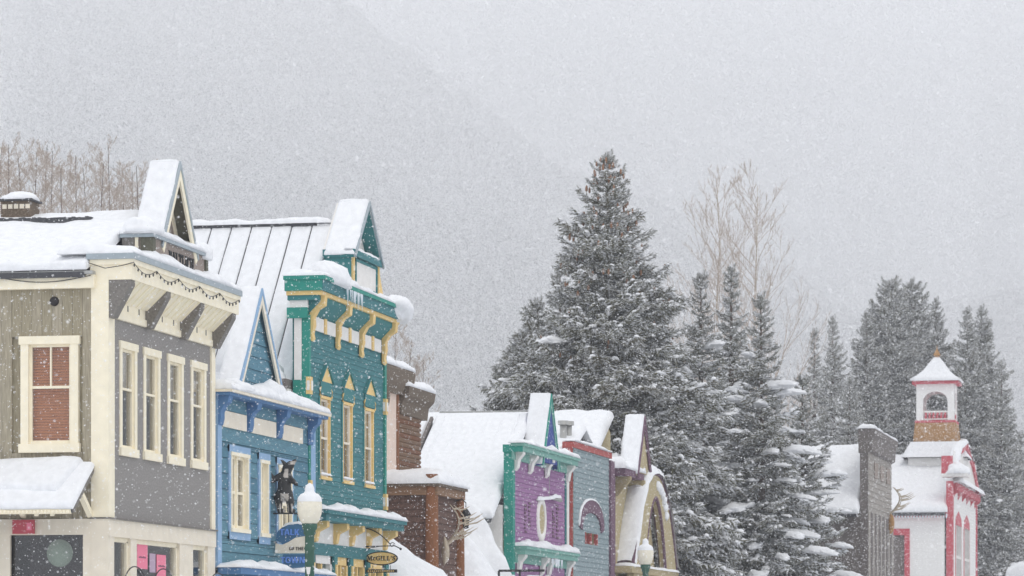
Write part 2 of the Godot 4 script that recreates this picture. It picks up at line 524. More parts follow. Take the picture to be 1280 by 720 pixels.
# ================================================================ the buildings
func shop_grey():
	var rng = RandomNumberGenerator.new(); rng.seed = 21
	var b = building("corner_shop", "grey two-storey corner shop with cream trim, bracketed cornice and small peaked gablet", -19.5, 60.64)
	var W = 6.55
	var s
	var sw = [-1.55, 5.11, -0.51, 7.12]
	# wall that faces back along the street: upright boards
	X = Transform3D(SIDE, Vector3.ZERO)
	s = S(); wall(s, -7.0, -0.28, 0.0, 8.2, [[sw[0] + 0.1, sw[1] + 0.1, sw[2] - 0.1, sw[3] - 0.1], [-1.75, 0.9, -0.43, 3.7]], 0, 0, -0.06)
	put(s, "wall", M.side_board_b, b)
	var a = -7.0
	while a < -0.29:
		var a2 = min(a + 0.182, -0.28)
		var spans = [[3.97, 8.05]]
		if a2 > sw[0] and a < sw[2]: spans = [[3.97, sw[1]], [sw[3], 8.05]]
		for sp in spans:
			s = S(); var o = rng.randf_range(0, 0.008)
			bx(s, a + 0.003, sp[0], -0.05, a2 - 0.003, sp[1], o); put(s, "plank", [M.side_board, M.side_board_b, M.side_board_c][rng.randi() % 3], b)
		a += 0.182
	window(b, sw[0], sw[1], sw[2], sw[3], {"trim": 0.14, "proud": 0.05, "muntin": true, "blind": M.blind, "slats": true, "rail": 0.57, "frame": 0.045})
	s = S(true); lathe(s, Vector3.ZERO, [Vector2(0.085, 0), Vector2(0.08, 0.03), Vector2(0.06, 0.05), Vector2(0, 0.05)], 14)
	var v = put(s, "vent_cap", M.dark, b); v.transform = Transform3D.IDENTITY
	v.position = Vector3(0.0, 7.72, -0.95); v.rotation = Vector3(0, 0, PI / 2)
	# eave above it
	s = S(); bx(s, -7.0, 7.93, -0.2, -0.2, 8.16, 0.13); put(s, "eave_fascia", M.cream, b)
	s = S(); bx(s, -7.0, 8.162, -0.1, -0.2, 8.22, 0.2); put(s, "gutter", M.pipe, b)
	# ground floor of that side
	s = S()
	bx(s, -7.0, 3.69, -0.05, -0.28, 3.965, 0.03); bx(s, -2.3, 0.0, -0.05, -1.75, 3.69, 0.02); bx(s, -7.0, 0.0, -0.05, -4.5, 3.69, 0.02); bx(s, -0.43, 0.0, -0.05, -0.28, 3.69, 0.02); bx(s, -1.75, 0.0, -0.05, -0.43, 0.9, 0.02); bx(s, -4.5, 0, -0.05, -2.3, 0.9, 0.02)
	put(s, "ground_floor_wall", M.beige, b)
	var w = sub(b, "shop_window")
	s = S(); bx(s, -1.75, 0.9, -0.12, -0.43, 3.69, -0.11); put(s, "pane", M.glass, w)
	s = S(); bx(s, -1.8, 0.85, -1.2, -0.38, 3.75, -1.15); bx(s, -1.8, 0.85, -1.15, -1.78, 3.75, -0.06); bx(s, -0.4, 0.85, -1.15, -0.38, 3.75, -0.06); put(s, "reveal", M.room, w)
	s = S(true); lathe(s, Vector3.ZERO, [Vector2(0, 0.012), Vector2(0.235, 0.012), Vector2(0.24, 0.0), Vector2(0, 0.0)], 28)
	var disc = put(s, "round_disc", M.disc, w, "round pale green disc hanging inside the window")
	disc.transform = Transform3D(Basis(Vector3(0, 0, PI / 2).normalized(), PI / 2), Vector3(0.2, 3.38, -0.92))  # flat pale green circle set just behind the pane
	s = S(); bx(s, -1.68, 3.71, 0.04, -1.29, 3.95, 0.1); var rs = put(s, "notice_board", M.red, b, "small red sign beside the shop window")
	s = S(); bx(s, -1.42, 3.77, 0.1, -1.33, 3.9, 0.104); put(s, "print", M.pink, rs)
	# posts at the corners
	X = Transform3D.IDENTITY
	s = S(); bx(s, -0.035, 3.99, -0.28, 0.27, 8.13, 0.035); put(s, "corner_board", M.cream, b)
	s = S(); bx(s, 0.27, 3.97, -0.1, 0.36, 7.44, 0.02); put(s, "corner_board", M.cream, b)
	s = S(); bx(s, 6.3, 3.97, -0.3, W, 7.95, 0.035); put(s, "corner_board", M.cream, b)
	# front wall with four sash windows
	var ws = []
	for u in [0.68, 2.07, 3.53, 5.01]: ws.append([u, 5.09, u + 0.99, 7.09])
	var holes = []
	for q in ws: holes.append(inner(q, 0.13))
	s = S(); wall(s, 0.3, 6.35, 3.97, 7.5, holes); put(s, "front_wall", M.front_grey, b)
	for q in ws: window(b, q[0], q[1], q[2], q[3], {"trim": 0.13, "blind": M.pale_blind_and_reflection, "blind_to": 0.6, "frame": 0.04, "rail": 0.6})  # pale sheets in the upper sashes imitate the sky reflected there
	# frieze, sloping soffit, brackets
	s = S(); bx(s, 0.27, 7.44, -0.05, 6.3, 7.56, 0.06); put(s, "frieze_moulding", M.cream, b)
	s = S(); bx(s, 0.27, 7.56, -0.05, W, 8.14, 0.03); put(s, "frieze", M.cream, b)
	for u in [0.7, 1.05, 1.7, 2.75, 3.1, 3.8, 4.95, 5.3, 5.9]:
		s = S(); bx(s, u, 7.62, 0.03, u + 0.05, 7.72, 0.036); put(s, "vent_slot", M.bracket_grey, b)
	s = S(); prism(s, [Vector2(0.03, 7.72), Vector2(0.42, 8.09), Vector2(0.42, 8.2), Vector2(-0.04, 8.2), Vector2(-0.04, 7.72)], "u", 0.012, W + 0.1); put(s, "soffit", M.cream, b)
	var u1 = 0.3
	while u1 < 6.4:
		s = S(); bar(s, Vector3(u1, 7.74, 0.045), Vector3(u1, 8.1, 0.425), 0.05, 0.05); put(s, "batten", M.cream, b)
		u1 += 0.3
	for u in [0.0, 2.12, 4.25, 6.35]:
		s = S(); prism(s, [Vector2(0.035, 7.42), Vector2(0.12, 7.42), Vector2(0.43, 7.98), Vector2(0.43, 8.12), Vector2(0.036, 8.12)], "u", u - 0.02, u + 0.22); put(s, "bracket", M.bracket_grey, b)
	s = S(); bx(s, -0.03, 8.07, -0.3, W + 0.15, 8.42, 0.45); put(s, "cornice", M.cream, b)
	s = S(); bx(s, -0.06, 8.33, -0.3, W + 0.18, 8.42, 0.48); put(s, "cornice_moulding", M.cream, b)
	s = S(); bx(s, -0.09, 8.42, -0.35, W + 0.2, 8.52, 0.51); put(s, "metal_flashing", M.metal_edge, b)
	s = S(true); snow_quad(s, Vector3(-0.06, 8.52, -0.9), Vector3(W + 0.2, 8.52, -0.9), Vector3(W + 0.2, 8.52, 0.5), Vector3(-0.06, 8.52, 0.5), 0.2, 60, 12, 0.03, 0.3, 0.4, 4.0); put(s, "snow", M.snow, b)
	# main roof
	var r = sub(b, "roof")
	s = S(); slab(s, Vector3(-0.22, 8.2, -0.35), Vector3(-0.22, 8.2, -7), Vector3(3.3, 9.42, -7), Vector3(3.3, 9.42, -0.35), 0.1); put(s, "roof_slope", M.roofing, r)
	s = S(); slab(s, Vector3(6.8, 8.2, -0.35), Vector3(6.8, 8.2, -7), Vector3(3.3, 9.42, -7), Vector3(3.3, 9.42, -0.35), 0.1); put(s, "roof_slope", M.roofing, r)
	s = S(); prism(s, [Vector2(0, 8.1), Vector2(W, 8.1), Vector2(3.3, 9.35)], "w", -0.5, -0.38); put(s, "gable_wall", M.taupe, r)
	s = S(true); snow_quad(s, Vector3(-0.22, 8.23, -7), Vector3(-0.22, 8.23, -0.3), Vector3(3.36, 9.56, -0.3), Vector3(3.36, 9.56, -7), 0.13, 60, 30, 0.03, 0.06, 0.25, 7.0); put(s, "snow", M.snow, r)
	s = S(true); snow_quad(s, Vector3(6.85, 8.21, -7), Vector3(6.85, 8.21, -0.3), Vector3(3.3, 9.47, -0.3), Vector3(3.3, 9.47, -7), 0.22, 40, 16, 0.03, 0.12, 0.15, 8.0); put(s, "snow", M.snow, r)
	s = S()
	for i in 90:
		var z = -1.2 - i * 0.05
		var t0 = 0.02 + 0.035 * rng.randf()
		bx(s, 2.72 - t0, 9.4, z - 0.03, 2.78 + 0.04 * rng.randf(), 9.49 + 0.03 * rng.randf(), z + 0.03)
	put(s, "ridge_vent", M.roofing, r)
	# chimney box
	var c = sub(r, "chimney")
	s = S(); bx(s, 3.0, 9.3, -2.98, 3.5, 9.86, -2.42); put(s, "stack", M.shake, c)
	for k in 5:
		s = S(); bx(s, 2.985, 9.72, -2.95 + k * 0.11, 3.0, 9.8, -2.9 + k * 0.11 + 0.03); put(s, "chimney_opening", M.beige, c)  # beige pieces stand for the openings in the stack
	s = S(); bx(s, 2.95, 9.86, -3.02, 3.55, 9.9, -2.38); put(s, "chimney_cap", M.roofing, c)
	s = S(true); mound(s, Vector3(3.25, 9.89, -2.7), 0.33, 0.15, 0.36, 3.0, 16, 0.0, 0.2); put(s, "snow", M.snow, c)
	# sign block and gablet above the cornice
	var p = sub(b, "sign_block")
	s = S(); bx(s, 1.63, 8.5, -0.22, 5.03, 8.98, 0.3); put(s, "panel", M.taupe, p)
	s = S(); bx(s, 1.6, 8.5, -0.24, 1.72, 9.0, -0.02); put(s, "side_panel", M.bracket_grey, p)
	for u in [1.6, 4.9]:
		s = S(); bx(s, u, 8.5, 0.1, u + 0.16, 9.02, 0.33); put(s, "pier", M.soffit_green, p)
	s = S(); bx(s, 1.58, 8.6, 0.0, 1.6, 8.98, 0.06); put(s, "trim", M.cream, p)
	s = S(); bx(s, 1.55, 8.98, -0.27, 5.1, 9.04, 0.36); put(s, "ledge", M.metal_edge, p)
	s = S(true); snow_quad(s, Vector3(1.5, 9.04, -0.28), Vector3(5.12, 9.04, -0.28), Vector3(5.12, 9.04, 0.38), Vector3(1.5, 9.04, 0.38), 0.17, 30, 10, 0.04, 0.2, 0.35, 12.0); put(s, "snow", M.snow, p)
	s = S(true); mound(s, Vector3(1.75, 9.06, 0.05), 0.4, 0.24, 0.36, 5.0, 16, 0.0); put(s, "snow", M.snow, p)
	s = S(true); mound(s, Vector3(5.05, 9.0, 0.2), 0.32, 0.22, 0.24, 15.0, 16, -0.2); put(s, "snow", M.snow, p)
	text(p, "BALTLICH", 0.3, 0.02, M.black, Transform3D(Basis(), Vector3(3.4, 8.75, 0.31)))
	var gb = gablet(b, 3.3, 1.0, 9.0, 10.42, -0.25, 0.3, M.soffit_green, 0.05, 31.0, 0.1, M.cream, M.metal_edge)
	s = S(); prism(s, [Vector2(2.33, 9.02), Vector2(4.27, 9.02), Vector2(3.3, 10.38)], "w", -0.06, 0.0); put(s, "gable_panel", M.taupe, gb)
	for sd in [-1, 1]:
		s = S(); bar(s, Vector3(3.3, 10.3, 0.02), Vector3(3.3 + sd * 0.86, 9.1, 0.02), 0.04, 0.09); put(s, "gable_trim", M.cream, gb)
	text(gb, "1900", 0.22, 0.015, M.black, Transform3D(Basis(), Vector3(3.25, 9.4, 0.01)))
	# ground floor front
	s = S(); bx(s, -0.035, 3.66, -0.28, W, 3.96, 0.05); put(s, "belt_board", M.beige, b)
	s = S(); bx(s, -0.05, 3.96, -0.3, W, 3.985, 0.09); put(s, "belt_flashing", M.bracket_grey, b)
	for q in [[-0.03, 0.3], [1.24, 1.6], [4.22, 5.08], [6.05, W]]:
		s = S(); bx(s, q[0], 0.0, -0.28 if q[0] < 0 else -0.12, q[1], 3.66, 0.03); put(s, "post", M.beige, b)
	s = S(); bx(s, 0.0, 0.0, -0.1, W, 0.7, 0.01); put(s, "stall_riser", M.beige, b)
	for q in [[0.3, 1.24], [1.6, 4.22], [5.08, 6.05]]:
		w = sub(b, "shop_window")
		s = S()
		bx(s, q[0], 0.7, -0.1, q[0] + 0.08, 3.6, -0.02); bx(s, q[1] - 0.08, 0.7, -0.1, q[1], 3.6, -0.02); bx(s, q[0], 3.58, -0.1, q[1], 3.66, -0.02)
		put(s, "frame", M.cream, w)
		s = S(); bx(s, q[0] + 0.08, 0.7, -0.07, q[1] - 0.08, 3.58, -0.06); put(s, "pane", M.glass, w)
		s = S(); bx(s, q[0], 0.7, -1.5, q[1], 3.66, -1.45); bx(s, q[0] - 0.02, 0.7, -1.45, q[0], 3.66, -0.1); bx(s, q[1], 0.7, -1.45, q[1] + 0.02, 3.66, -0.1); bx(s, q[0], 3.6, -1.45, q[1], 3.66, -0.1); put(s, "reveal", M.room, w)
	# papers in the middle window
	for q in [[1.88, 2.5, 3.15, 3.58, "pink"], [3.05, 3.62, 3.02, 3.43, "pink"], [2.62, 2.98, 3.1, 3.44, "lilac"]]:
		s = S(); bx(s, q[0], q[2], -0.055, q[1], q[3], -0.05); var po = put(s, "poster", M[q[4]], w)
		if q[4] == "pink":
			s = S()
			for k in 5: bx(s, q[0] + 0.1 + k * 0.085, q[2] + 0.19, -0.05, q[0] + 0.16 + k * 0.085, q[2] + 0.215 + 0.01 * (k % 2), -0.047)
			put(s, "print", M.plum, po)
	# snow-covered awning on the side wall
	X = Transform3D(SIDE, Vector3.ZERO)
	var aw = sub(b, "awning")
	s = S(); slab(s, Vector3(-4.2, 4.08, 1.2), Vector3(-0.24, 4.08, 1.2), Vector3(-0.24, 4.86, 0.0), Vector3(-4.2, 4.86, 0.0), 0.06); put(s, "awning_roof", M.roofing, aw)
	s = S(true); snow_quad(s, Vector3(-4.25, 4.08, 1.22), Vector3(-0.22, 4.08, 1.22), Vector3(-0.22, 4.88, 0.02), Vector3(-4.25, 4.88, 0.02), 0.1, 50, 16, 0.03, 0.1, 0.2, 17.0); put(s, "snow", M.snow, aw)
	s = S(true); snow_quad(s, Vector3(-4.25, 4.36, 0.86), Vector3(-0.62, 4.36, 0.86), Vector3(-0.4, 4.9, 0.05), Vector3(-4.25, 4.9, 0.05), 0.17, 50, 12, 0.03, 0.06, 0.12, 18.0); put(s, "snow", M.snow, aw)
	s = S(); bar(s, Vector3(-4.25, 4.05, 1.18), Vector3(-0.26, 4.05, 1.18), 0.05, 0.09); put(s, "fascia", M.cream, aw)
	s = S()
	for i in 60: mound(s, Vector3(-4.2 + i * 0.066, 4.04, 1.21), 0.028, 0.035, 0.02, i, 6, -0.6, 0.0)
	put(s, "scalloped_edge", M.cream, aw)
	s = S(); bar(s, Vector3(-0.25, 4.06, 1.18), Vector3(-0.25, 4.84, 0.0), 0.05, 0.1); put(s, "rake_board", M.bracket_grey, aw)
	for q in [-0.3, -1.5, -2.7]:
		s = S(); bar(s, Vector3(q, 4.02, 0.0), Vector3(q, 4.42, 0.62), 0.09, 0.09); put(s, "strut", M.cream, aw)
	for q in [-0.9, -0.62, -1.6]:
		s = S(); bar(s, Vector3(q, 4.0, 1.12), Vector3(q, 4.2, 0.82), 0.07, 0.07); put(s, "rafter_tail", M.cream, aw)
	X = Transform3D.IDENTITY
	# wires of small lamps
	var ls = thing("string_lights", "thin wire of tiny bulbs looped along the cream cornice", "string lights", Vector3(-19.5, 0, -60.64), PI / 2)
	var pts = []
	for i in 61:
		var t = i / 60.0
		pts.append(Vector3(lerp(-0.05, W, t), 8.34 - 0.12 * abs(sin(t * PI * 5.0)), 0.5))
	s = S(true); tube(s, pts, 0.007, 4); put(s, "wire", M.iron, ls)
	s = S(true); tube(s, [Vector3(-0.12, 8.36, -0.3), Vector3(-0.12, 8.26, 0.0), Vector3(-0.12, 8.3, 0.3), Vector3(-0.05, 8.36, 0.5)], 0.007, 4); put(s, "wire", M.iron, ls)
	s = S()
	for i in range(0, 61, 2): mound(s, pts[i] - Vector3(0, 0.03, 0), 0.016, 0.03, 0.016, 0, 5, -0.9, 0)
	put(s, "bulbs", M.iron, ls)
	var l2 = thing("string_lights", "sagging wire of tiny bulbs under the snowy side eave", "string lights", Vector3(-19.5, 0, -60.64), PI / 2)
	pts = []
	for i in 61:
		pts.append(Vector3(-0.15, 8.14 - 0.1 * abs(sin(i / 60.0 * PI * 4.0)), lerp(-7.0, -0.25, i / 60.0)))
	s = S(true); tube(s, pts, 0.007, 4); put(s, "wire", M.iron, l2)
	# curved plant hangers on the front posts
	for k in 3:
		var u = [0.9, 2.6, 6.1][k]
		var h = thing("plant_hanger", ["curved black iron plant hanger by the narrow shop window", "curved black iron plant hanger before the pink posters", "curved black iron plant hanger at the blue wall end of the shop"][k], "plant hanger", Vector3(-19.5, 0, -60.64 - u), PI / 2)
		pts = []
		for i in 13:
			var t = PI * i / 12.0
			pts.append(Vector3(cos(t) * 0.62, 2.82 + 0.34 * sin(t), 0.22))
		s = S(true); tube(s, pts, 0.012, 5); put(s, "hoop", M.iron, h)
		s = S(); bx(s, 0.6, 2.6, 0.02, 0.66, 2.95, 0.05); bar(s, Vector3(0.63, 2.82, 0.03), Vector3(0.62, 2.82, 0.22), 0.02, 0.02); put(s, "wall_plate", M.iron, h)

func shop_blue():
	var rng = RandomNumberGenerator.new(); rng.seed = 5
	var b = building("blue_shop", "blue clapboard shop with cream panels, cobalt brackets and steep small gable", -19.5, 67.3)
	var s
	var W = 7.35
	var ws = [[0.78, 3.85, 2.28, 5.66], [2.9, 3.82, 3.75, 5.62], [4.25, 3.75, 5.55, 5.6]]
	s = S(); wall(s, 0, W, 0, 6.6, [inner(ws[0], 0.1), inner(ws[1], 0.1), inner(ws[2], 0.1)], 0, 0, -0.035); bx(s, 0, 0, -3.0, 0.02, 6.6, -0.04); put(s, "wall", M.blue_b, b)
	boards(b, "clapboard", [M.blue_a, M.blue_b, M.blue_c], 3.3, 6.6, 0.3, func(_v): return [0.28, 6.95], ws, rng)
	for q in [[0.0, 0.28], [6.95, W]]:
		s = S(); bx(s, q[0], 0, -0.05, q[1], 6.55, 0.05); put(s, "corner_board", M.sky_trim, b)
	for i in 3:
		var q = ws[i]
		s = S()
		bx(s, q[0], q[1], -0.05, q[0] + 0.12, q[3], 0.055); bx(s, q[2] - 0.12, q[1], -0.05, q[2], q[3], 0.055); bx(s, q[0], q[3] - 0.13, -0.05, q[2], q[3], 0.06); bx(s, q[0], q[1], -0.05, q[2], q[1] + 0.14, 0.06)
		put(s, "window_surround", M.sky_trim, b)
		window(b, q[0] + 0.12, q[1] + 0.14, q[2] - 0.12, q[3] - 0.13, {"trim": 0.07, "tmat": M.cream, "cols": [2, 1, 2][i], "frame": 0.05, "blind": M.pale_blind_and_reflection, "blind_to": 0.35, "proud": 0.065})
	for q in [[0.32, 2.02], [2.42, 4.2], [4.7, 6.3]]:
		s = S(); bx(s, q[0], 5.98, 0, q[1], 6.29, 0.055); put(s, "cream_panel", M.beige, b)
	for u in [0.0, 2.08, 4.3, 6.75]:
		s = S()
		prism(s, [Vector2(0.03, 5.98), Vector2(0.07, 6.0), Vector2(0.1, 6.12), Vector2(0.1, 6.24), Vector2(0.16, 6.36), Vector2(0.24, 6.42), Vector2(0.27, 6.55), Vector2(0.03, 6.55)], "u", u + 0.02, u + 0.3)
		put(s, "bracket", M.cobalt, b)
	s = S(); bx(s, -0.06, 6.55, -0.3, W + 0.1, 6.61, 0.3); put(s, "cornice", M.cobalt, b)
	s = S(); bx(s, -0.09, 6.61, -0.32, W + 0.13, 6.66, 0.36); put(s, "cornice_edge", M.beige, b)
	s = S(true); snow_quad(s, Vector3(-0.08, 6.66, -1.2), Vector3(W + 0.15, 6.66, -1.2), Vector3(W + 0.15, 6.66, 0.37), Vector3(-0.08, 6.66, 0.37), 0.24, 60, 14, 0.04, 0.5, 0.5, 23.0); put(s, "snow", M.snow, b)
	for q in [[1.2, 0.22], [3.9, 0.36], [5.0, 0.26]]:
		s = S(true); mound(s, Vector3(q[0], 6.7, 0.08), 0.8, q[1], 0.26, q[0] * 7, 18, 0.0, 0.3); put(s, "snow", M.snow, b)
	# gable
	var gb = gablet(b, 3.35, 1.55, 6.9, 8.8, -0.45, -0.02, M.blue_b, 0.07, 120.0, 0.12, M.beige, M.sky_trim)
	s = S(); prism(s, [Vector2(1.8, 6.6), Vector2(4.9, 6.6), Vector2(4.9, 6.9), Vector2(3.35, 8.7), Vector2(1.8, 6.9)], "w", -0.3, -0.13); put(s, "gable_wall", M.blue_b, gb)
	X = Transform3D(Basis(), Vector3(0, 0, -0.13))
	boards(gb, "clapboard", [M.blue_a, M.blue_b, M.blue_c], 6.75, 8.6, 0.26, func(v): var hw = clamp((8.72 - v) / 1.82 * 1.55, 0.01, 1.55); return [3.35 - hw, 3.35 + hw], [], rng)
	X = Transform3D.IDENTITY
	# snowy ledge over the shop front
	s = S(); bx(s, 0.0, 3.16, 0.0, W, 3.28, 0.5); put(s, "ledge", M.cobalt, b)
	s = S(true); snow_quad(s, Vector3(-0.05, 3.28, 0.02), Vector3(W, 3.28, 0.02), Vector3(W, 3.28, 0.53), Vector3(-0.05, 3.28, 0.53), 0.12, 60, 8, 0.04, 0.15, 0.5, 27.0); put(s, "snow", M.snow, b)
	# rear roof, rising towards the neighbour
	var r = sub(b, "roof")
	s = S(); slab(s, Vector3(0, 6.3, -1.2), Vector3(0, 6.3, -7), Vector3(W, 7.2, -7), Vector3(W, 7.2, -1.2), 0.12); put(s, "roof_slope", M.roofing, r)
	s = S(true); snow_quad(s, Vector3(0, 6.32, -7), Vector3(0, 6.32, -1.15), Vector3(W, 7.22, -1.15), Vector3(W, 7.22, -7), 0.35, 30, 20, 0.04, 0.3, 0.3, 33.0); put(s, "snow", M.snow, r)
	s = S(); bar(s, Vector3(2.3, 6.8, -1.5), Vector3(4.6, 8.0, -1.5), 0.1, 0.13); put(s, "rake_board", M.barn_dark, r)
	s = S(true); snow_quad(s, Vector3(2.2, 6.8, -6), Vector3(2.2, 6.8, -1.42), Vector3(6.8, 8.9, -1.42), Vector3(6.8, 8.9, -6), 0.2, 24, 20, 0.04, 0.2, 0.3, 34.0); put(s, "snow", M.snow, r)
	s = S(); bx(s, 2.4, 6.3, -6, 7.3, 6.9, -1.6); put(s, "rear_wall", M.white, r)

func shop_teal():
	var rng = RandomNumberGenerator.new(); rng.seed = 9
	var b = building("teal_shop", "tall teal false-front shop with ochre brackets, three narrow windows and steep white metal roof", -19.5, 74.15)
	var s
	var W = 6.85
	var ws = []
	for u in [1.02, 2.97, 4.92]: ws.append([u, 5.33, u + 0.86, 7.1])
	var holes = []
	for q in ws: holes.append(inner(q, 0.06))
	s = S(); wall(s, 0.1, W, 4.5, 9.1, holes, 0.105, 0.011); put(s, "siding", M.teal, b)
	s = S(); bx(s, 0.0, 0, -0.3, 0.02, 7.35, -0.02); bx(s, W - 0.02, 0, -0.3, W, 9.2, -0.02); bx(s, 0.02, 0, -0.32, W - 0.02, 4.5, -0.3); bx(s, 0.0, 7.35, -0.12, 0.02, 9.0, -0.02); put(s, "parapet_side", M.green, b)
	s = S(); bx(s, -0.01, 7.35, -0.28, 0.02, 8.65, -0.12); put(s, "side_panel", M.white, b)
	s = S(); bx(s, 0.02, 7.1, -0.32, W - 0.02, 9.2, -0.3); put(s, "parapet_back", M.teal_dark, b)
	for q in [[-0.02, 0.12], [W - 0.14, W + 0.02]]:
		s = S(); bx(s, q[0], 3.2, -0.1, q[1], 8.7, 0.05); put(s, "corner_board", M.green, b)
	for u in [-0.03, W - 0.15]:
		for v in [4.9, 7.05]:
			s = S(); bx(s, u, v, -0.02, u + 0.18, v + 0.36, 0.08); var pl = put(s, "corner_plate", M.ochre, b)
			s = S(); bx(s, u + 0.03, v + 0.08, 0.08, u + 0.15, v + 0.28, 0.095); bx(s, u - 0.012, v + 0.08, 0.0, u, v + 0.28, 0.06); put(s, "inset", M.white, pl)
	for q in ws:
		var w = window(b, q[0], q[1], q[2], q[3], {"trim": 0.06, "tmat": M.ochre, "smat": M.beige, "blind": M.white, "blind_to": 0.5, "rail": 0.5, "frame": 0.045, "proud": 0.02})
		var um = (q[0] + q[2]) / 2
		s = S(); bx(s, q[0] - 0.02, 7.12, 0.0, q[2] + 0.02, 7.4, 0.04); put(s, "header", M.teal_dark, w)
		s = S(); prism(s, [Vector2(q[0] - 0.07, 7.4), Vector2(q[2] + 0.07, 7.4), Vector2(um, 7.78)], "w", 0.0, 0.04); put(s, "pediment", M.ochre, w)
		for sd in [-1, 1]:
			s = S(); bar(s, Vector3(um, 7.8, 0.03), Vector3(um + sd * 0.54, 7.4, 0.03), 0.1, 0.04); put(s, "pediment_edge", M.teal_dark, w)
			s = S(true); tube(s, [Vector3(um + sd * 0.42, 7.28, 0.03), Vector3(um + sd * 0.5, 7.22, 0.03), Vector3(um + sd * 0.49, 7.1, 0.03), Vector3(um + sd * 0.4, 7.08, 0.03)], [0.015, 0.024, 0.024, 0.02], 6); put(s, "scroll", M.ochre, w)
			s = S(); bx(s, um + sd * 0.5 - 0.05, 5.36, 0.0, um + sd * 0.5 + 0.05, 7.08, 0.025); put(s, "pilaster", M.teal_dark, w)
		s = S(true); mound(s, Vector3(um, 7.74, 0.03), 0.1, 0.08, 0.04, q[0], 8, -0.2); put(s, "snow", M.snow, w)
		s = S(true); snow_strip(s, [Vector3(q[0], 5.44, 0.03), Vector3(q[2], 5.44, 0.03)], 0.03, 0.04, q[0], 0.08); put(s, "snow", M.snow, w)
	# cornice
	s = S(); bx(s, -0.08, 8.63, -0.42, 0.02, 8.85, 0.02); put(s, "cornice_end_block", M.green, b)
	s = S(); bx(s, -0.06, 8.85, -0.36, 0.02, 9.0, 0.02); put(s, "cornice_end_panel", M.white, b)
	s = S(); prism(s, [Vector2(0.0, 8.72), Vector2(0.26, 8.98), Vector2(0.26, 9.1), Vector2(0, 9.1)], "u", 0.05, W); bx(s, -0.1, 9.0, -0.4, W + 0.08, 9.1, 0.27); put(s, "soffit", M.teal_dark, b)
	for q in [[0.35, 2.2], [2.55, 4.28], [4.65, 6.35]]:
		s = S(); bx(s, q[0], 8.42, 0.02, q[1], 8.7, 0.05); put(s, "frieze_panel", M.white, b)
		s = S(); bx(s, (q[0] + q[1]) / 2 - 0.08, 8.4, 0.05, (q[0] + q[1]) / 2 + 0.08, 8.72, 0.08); put(s, "frieze_block", M.ochre, b)
	for u in [0.1, 2.28, 4.38, 6.5]:
		s = S()
		prism(s, [Vector2(0.03, 8.2), Vector2(0.07, 8.16), Vector2(0.1, 8.22), Vector2(0.08, 8.32), Vector2(0.12, 8.5), Vector2(0.11, 8.66), Vector2(0.2, 8.82), Vector2(0.34, 8.9), Vector2(0.36, 9.1), Vector2(0.03, 9.1)], "u", u - 0.02, u + 0.2)
		put(s, "bracket", M.ochre, b)
	s = S(); bx(s, -0.12, 9.1, -0.42, W + 0.1, 9.19, 0.33); put(s, "cornice_band", M.ochre, b)
	s = S(); bx(s, -0.15, 9.19, -0.45, W + 0.13, 9.5, 0.38); put(s, "cornice", M.teal, b)
	s = S(); bx(s, -0.18, 9.42, -0.47, W + 0.16, 9.5, 0.42); put(s, "cornice_edge", M.green, b)
	s = S(); bx(s, -0.156, 9.19, -0.44, -0.15, 9.42, 0.36); put(s, "cornice_end", M.green, b)
	s = S(true); snow_quad(s, Vector3(-0.15, 9.5, -0.5), Vector3(W + 0.15, 9.5, -0.5), Vector3(W + 0.15, 9.5, 0.42), Vector3(-0.15, 9.5, 0.42), 0.14, 60, 10, 0.05, 0.2, 0.5, 41.0); put(s, "snow", M.snow, b)
	s = S(true); mound(s, Vector3(1.5, 9.48, 0.1), 1.15, 0.42, 0.42, 6.0, 22, -0.1, 0.3); put(s, "snow", M.snow, b)
	s = S(true); mound(s, Vector3(6.95, 9.42, 0.3), 0.75, 0.36, 0.4, 8.0, 20, -0.8, 0.25); put(s, "snow", M.snow, b, "thick pillow of snow hanging off the cornice end")
	s = S(true); icicles(s, Vector3(1.6, 9.4, 0.44), Vector3(3.0, 9.4, 0.44), 14, rng, 0.42); put(s, "icicles", M.ice, b)
	# sign box and gablet on the cornice
	var p = sub(b, "sign_block")
	s = S(); bx(s, 2.6, 9.5, -0.3, 5.1, 10.28, 0.28); put(s, "box", M.teal_dark, p)
	s = S(); bx(s, 2.95, 9.62, 0.28, 4.8, 10.12, 0.3); put(s, "panel", M.white, p)
	s = S(); bx(s, 2.9, 9.56, 0.28, 2.95, 10.18, 0.33); bx(s, 4.8, 9.56, 0.28, 4.85, 10.18, 0.33); bx(s, 2.9, 10.12, 0.28, 4.85, 10.18, 0.32); bx(s, 2.9, 9.56, 0.28, 4.85, 9.62, 0.32); put(s, "frame", M.teal_dark, p)
	for u in [2.66, 4.92]:
		s = S(); bx(s, u, 9.52, 0.28, u + 0.12, 10.2, 0.33); put(s, "pilaster", M.ochre, p)
	s = S(); prism(s, [Vector2(5.1, 9.5), Vector2(5.6, 9.5), Vector2(5.1, 10.15)], "w", 0.1, 0.3); put(s, "scroll", M.ochre, p)
	s = S(); bx(s, 2.55, 10.2, -0.33, 5.16, 10.34, 0.38); put(s, "ledge", M.teal, p)
	s = S(true); snow_strip(s, [Vector3(2.5, 10.34, 0.24), Vector3(5.2, 10.34, 0.24)], 0.13, 0.08, 3.0); put(s, "snow", M.snow, p)
	s = S(true); mound(s, Vector3(5.3, 10.2, 0.2), 0.3, 0.2, 0.2, 3.0, 12, -0.4); put(s, "snow", M.snow, p)
	var gb = gablet(b, 3.85, 1.15, 10.3, 11.42, -0.3, 0.38, M.teal_dark, 0.07, 44.0, 0.14, null, M.metal_edge)
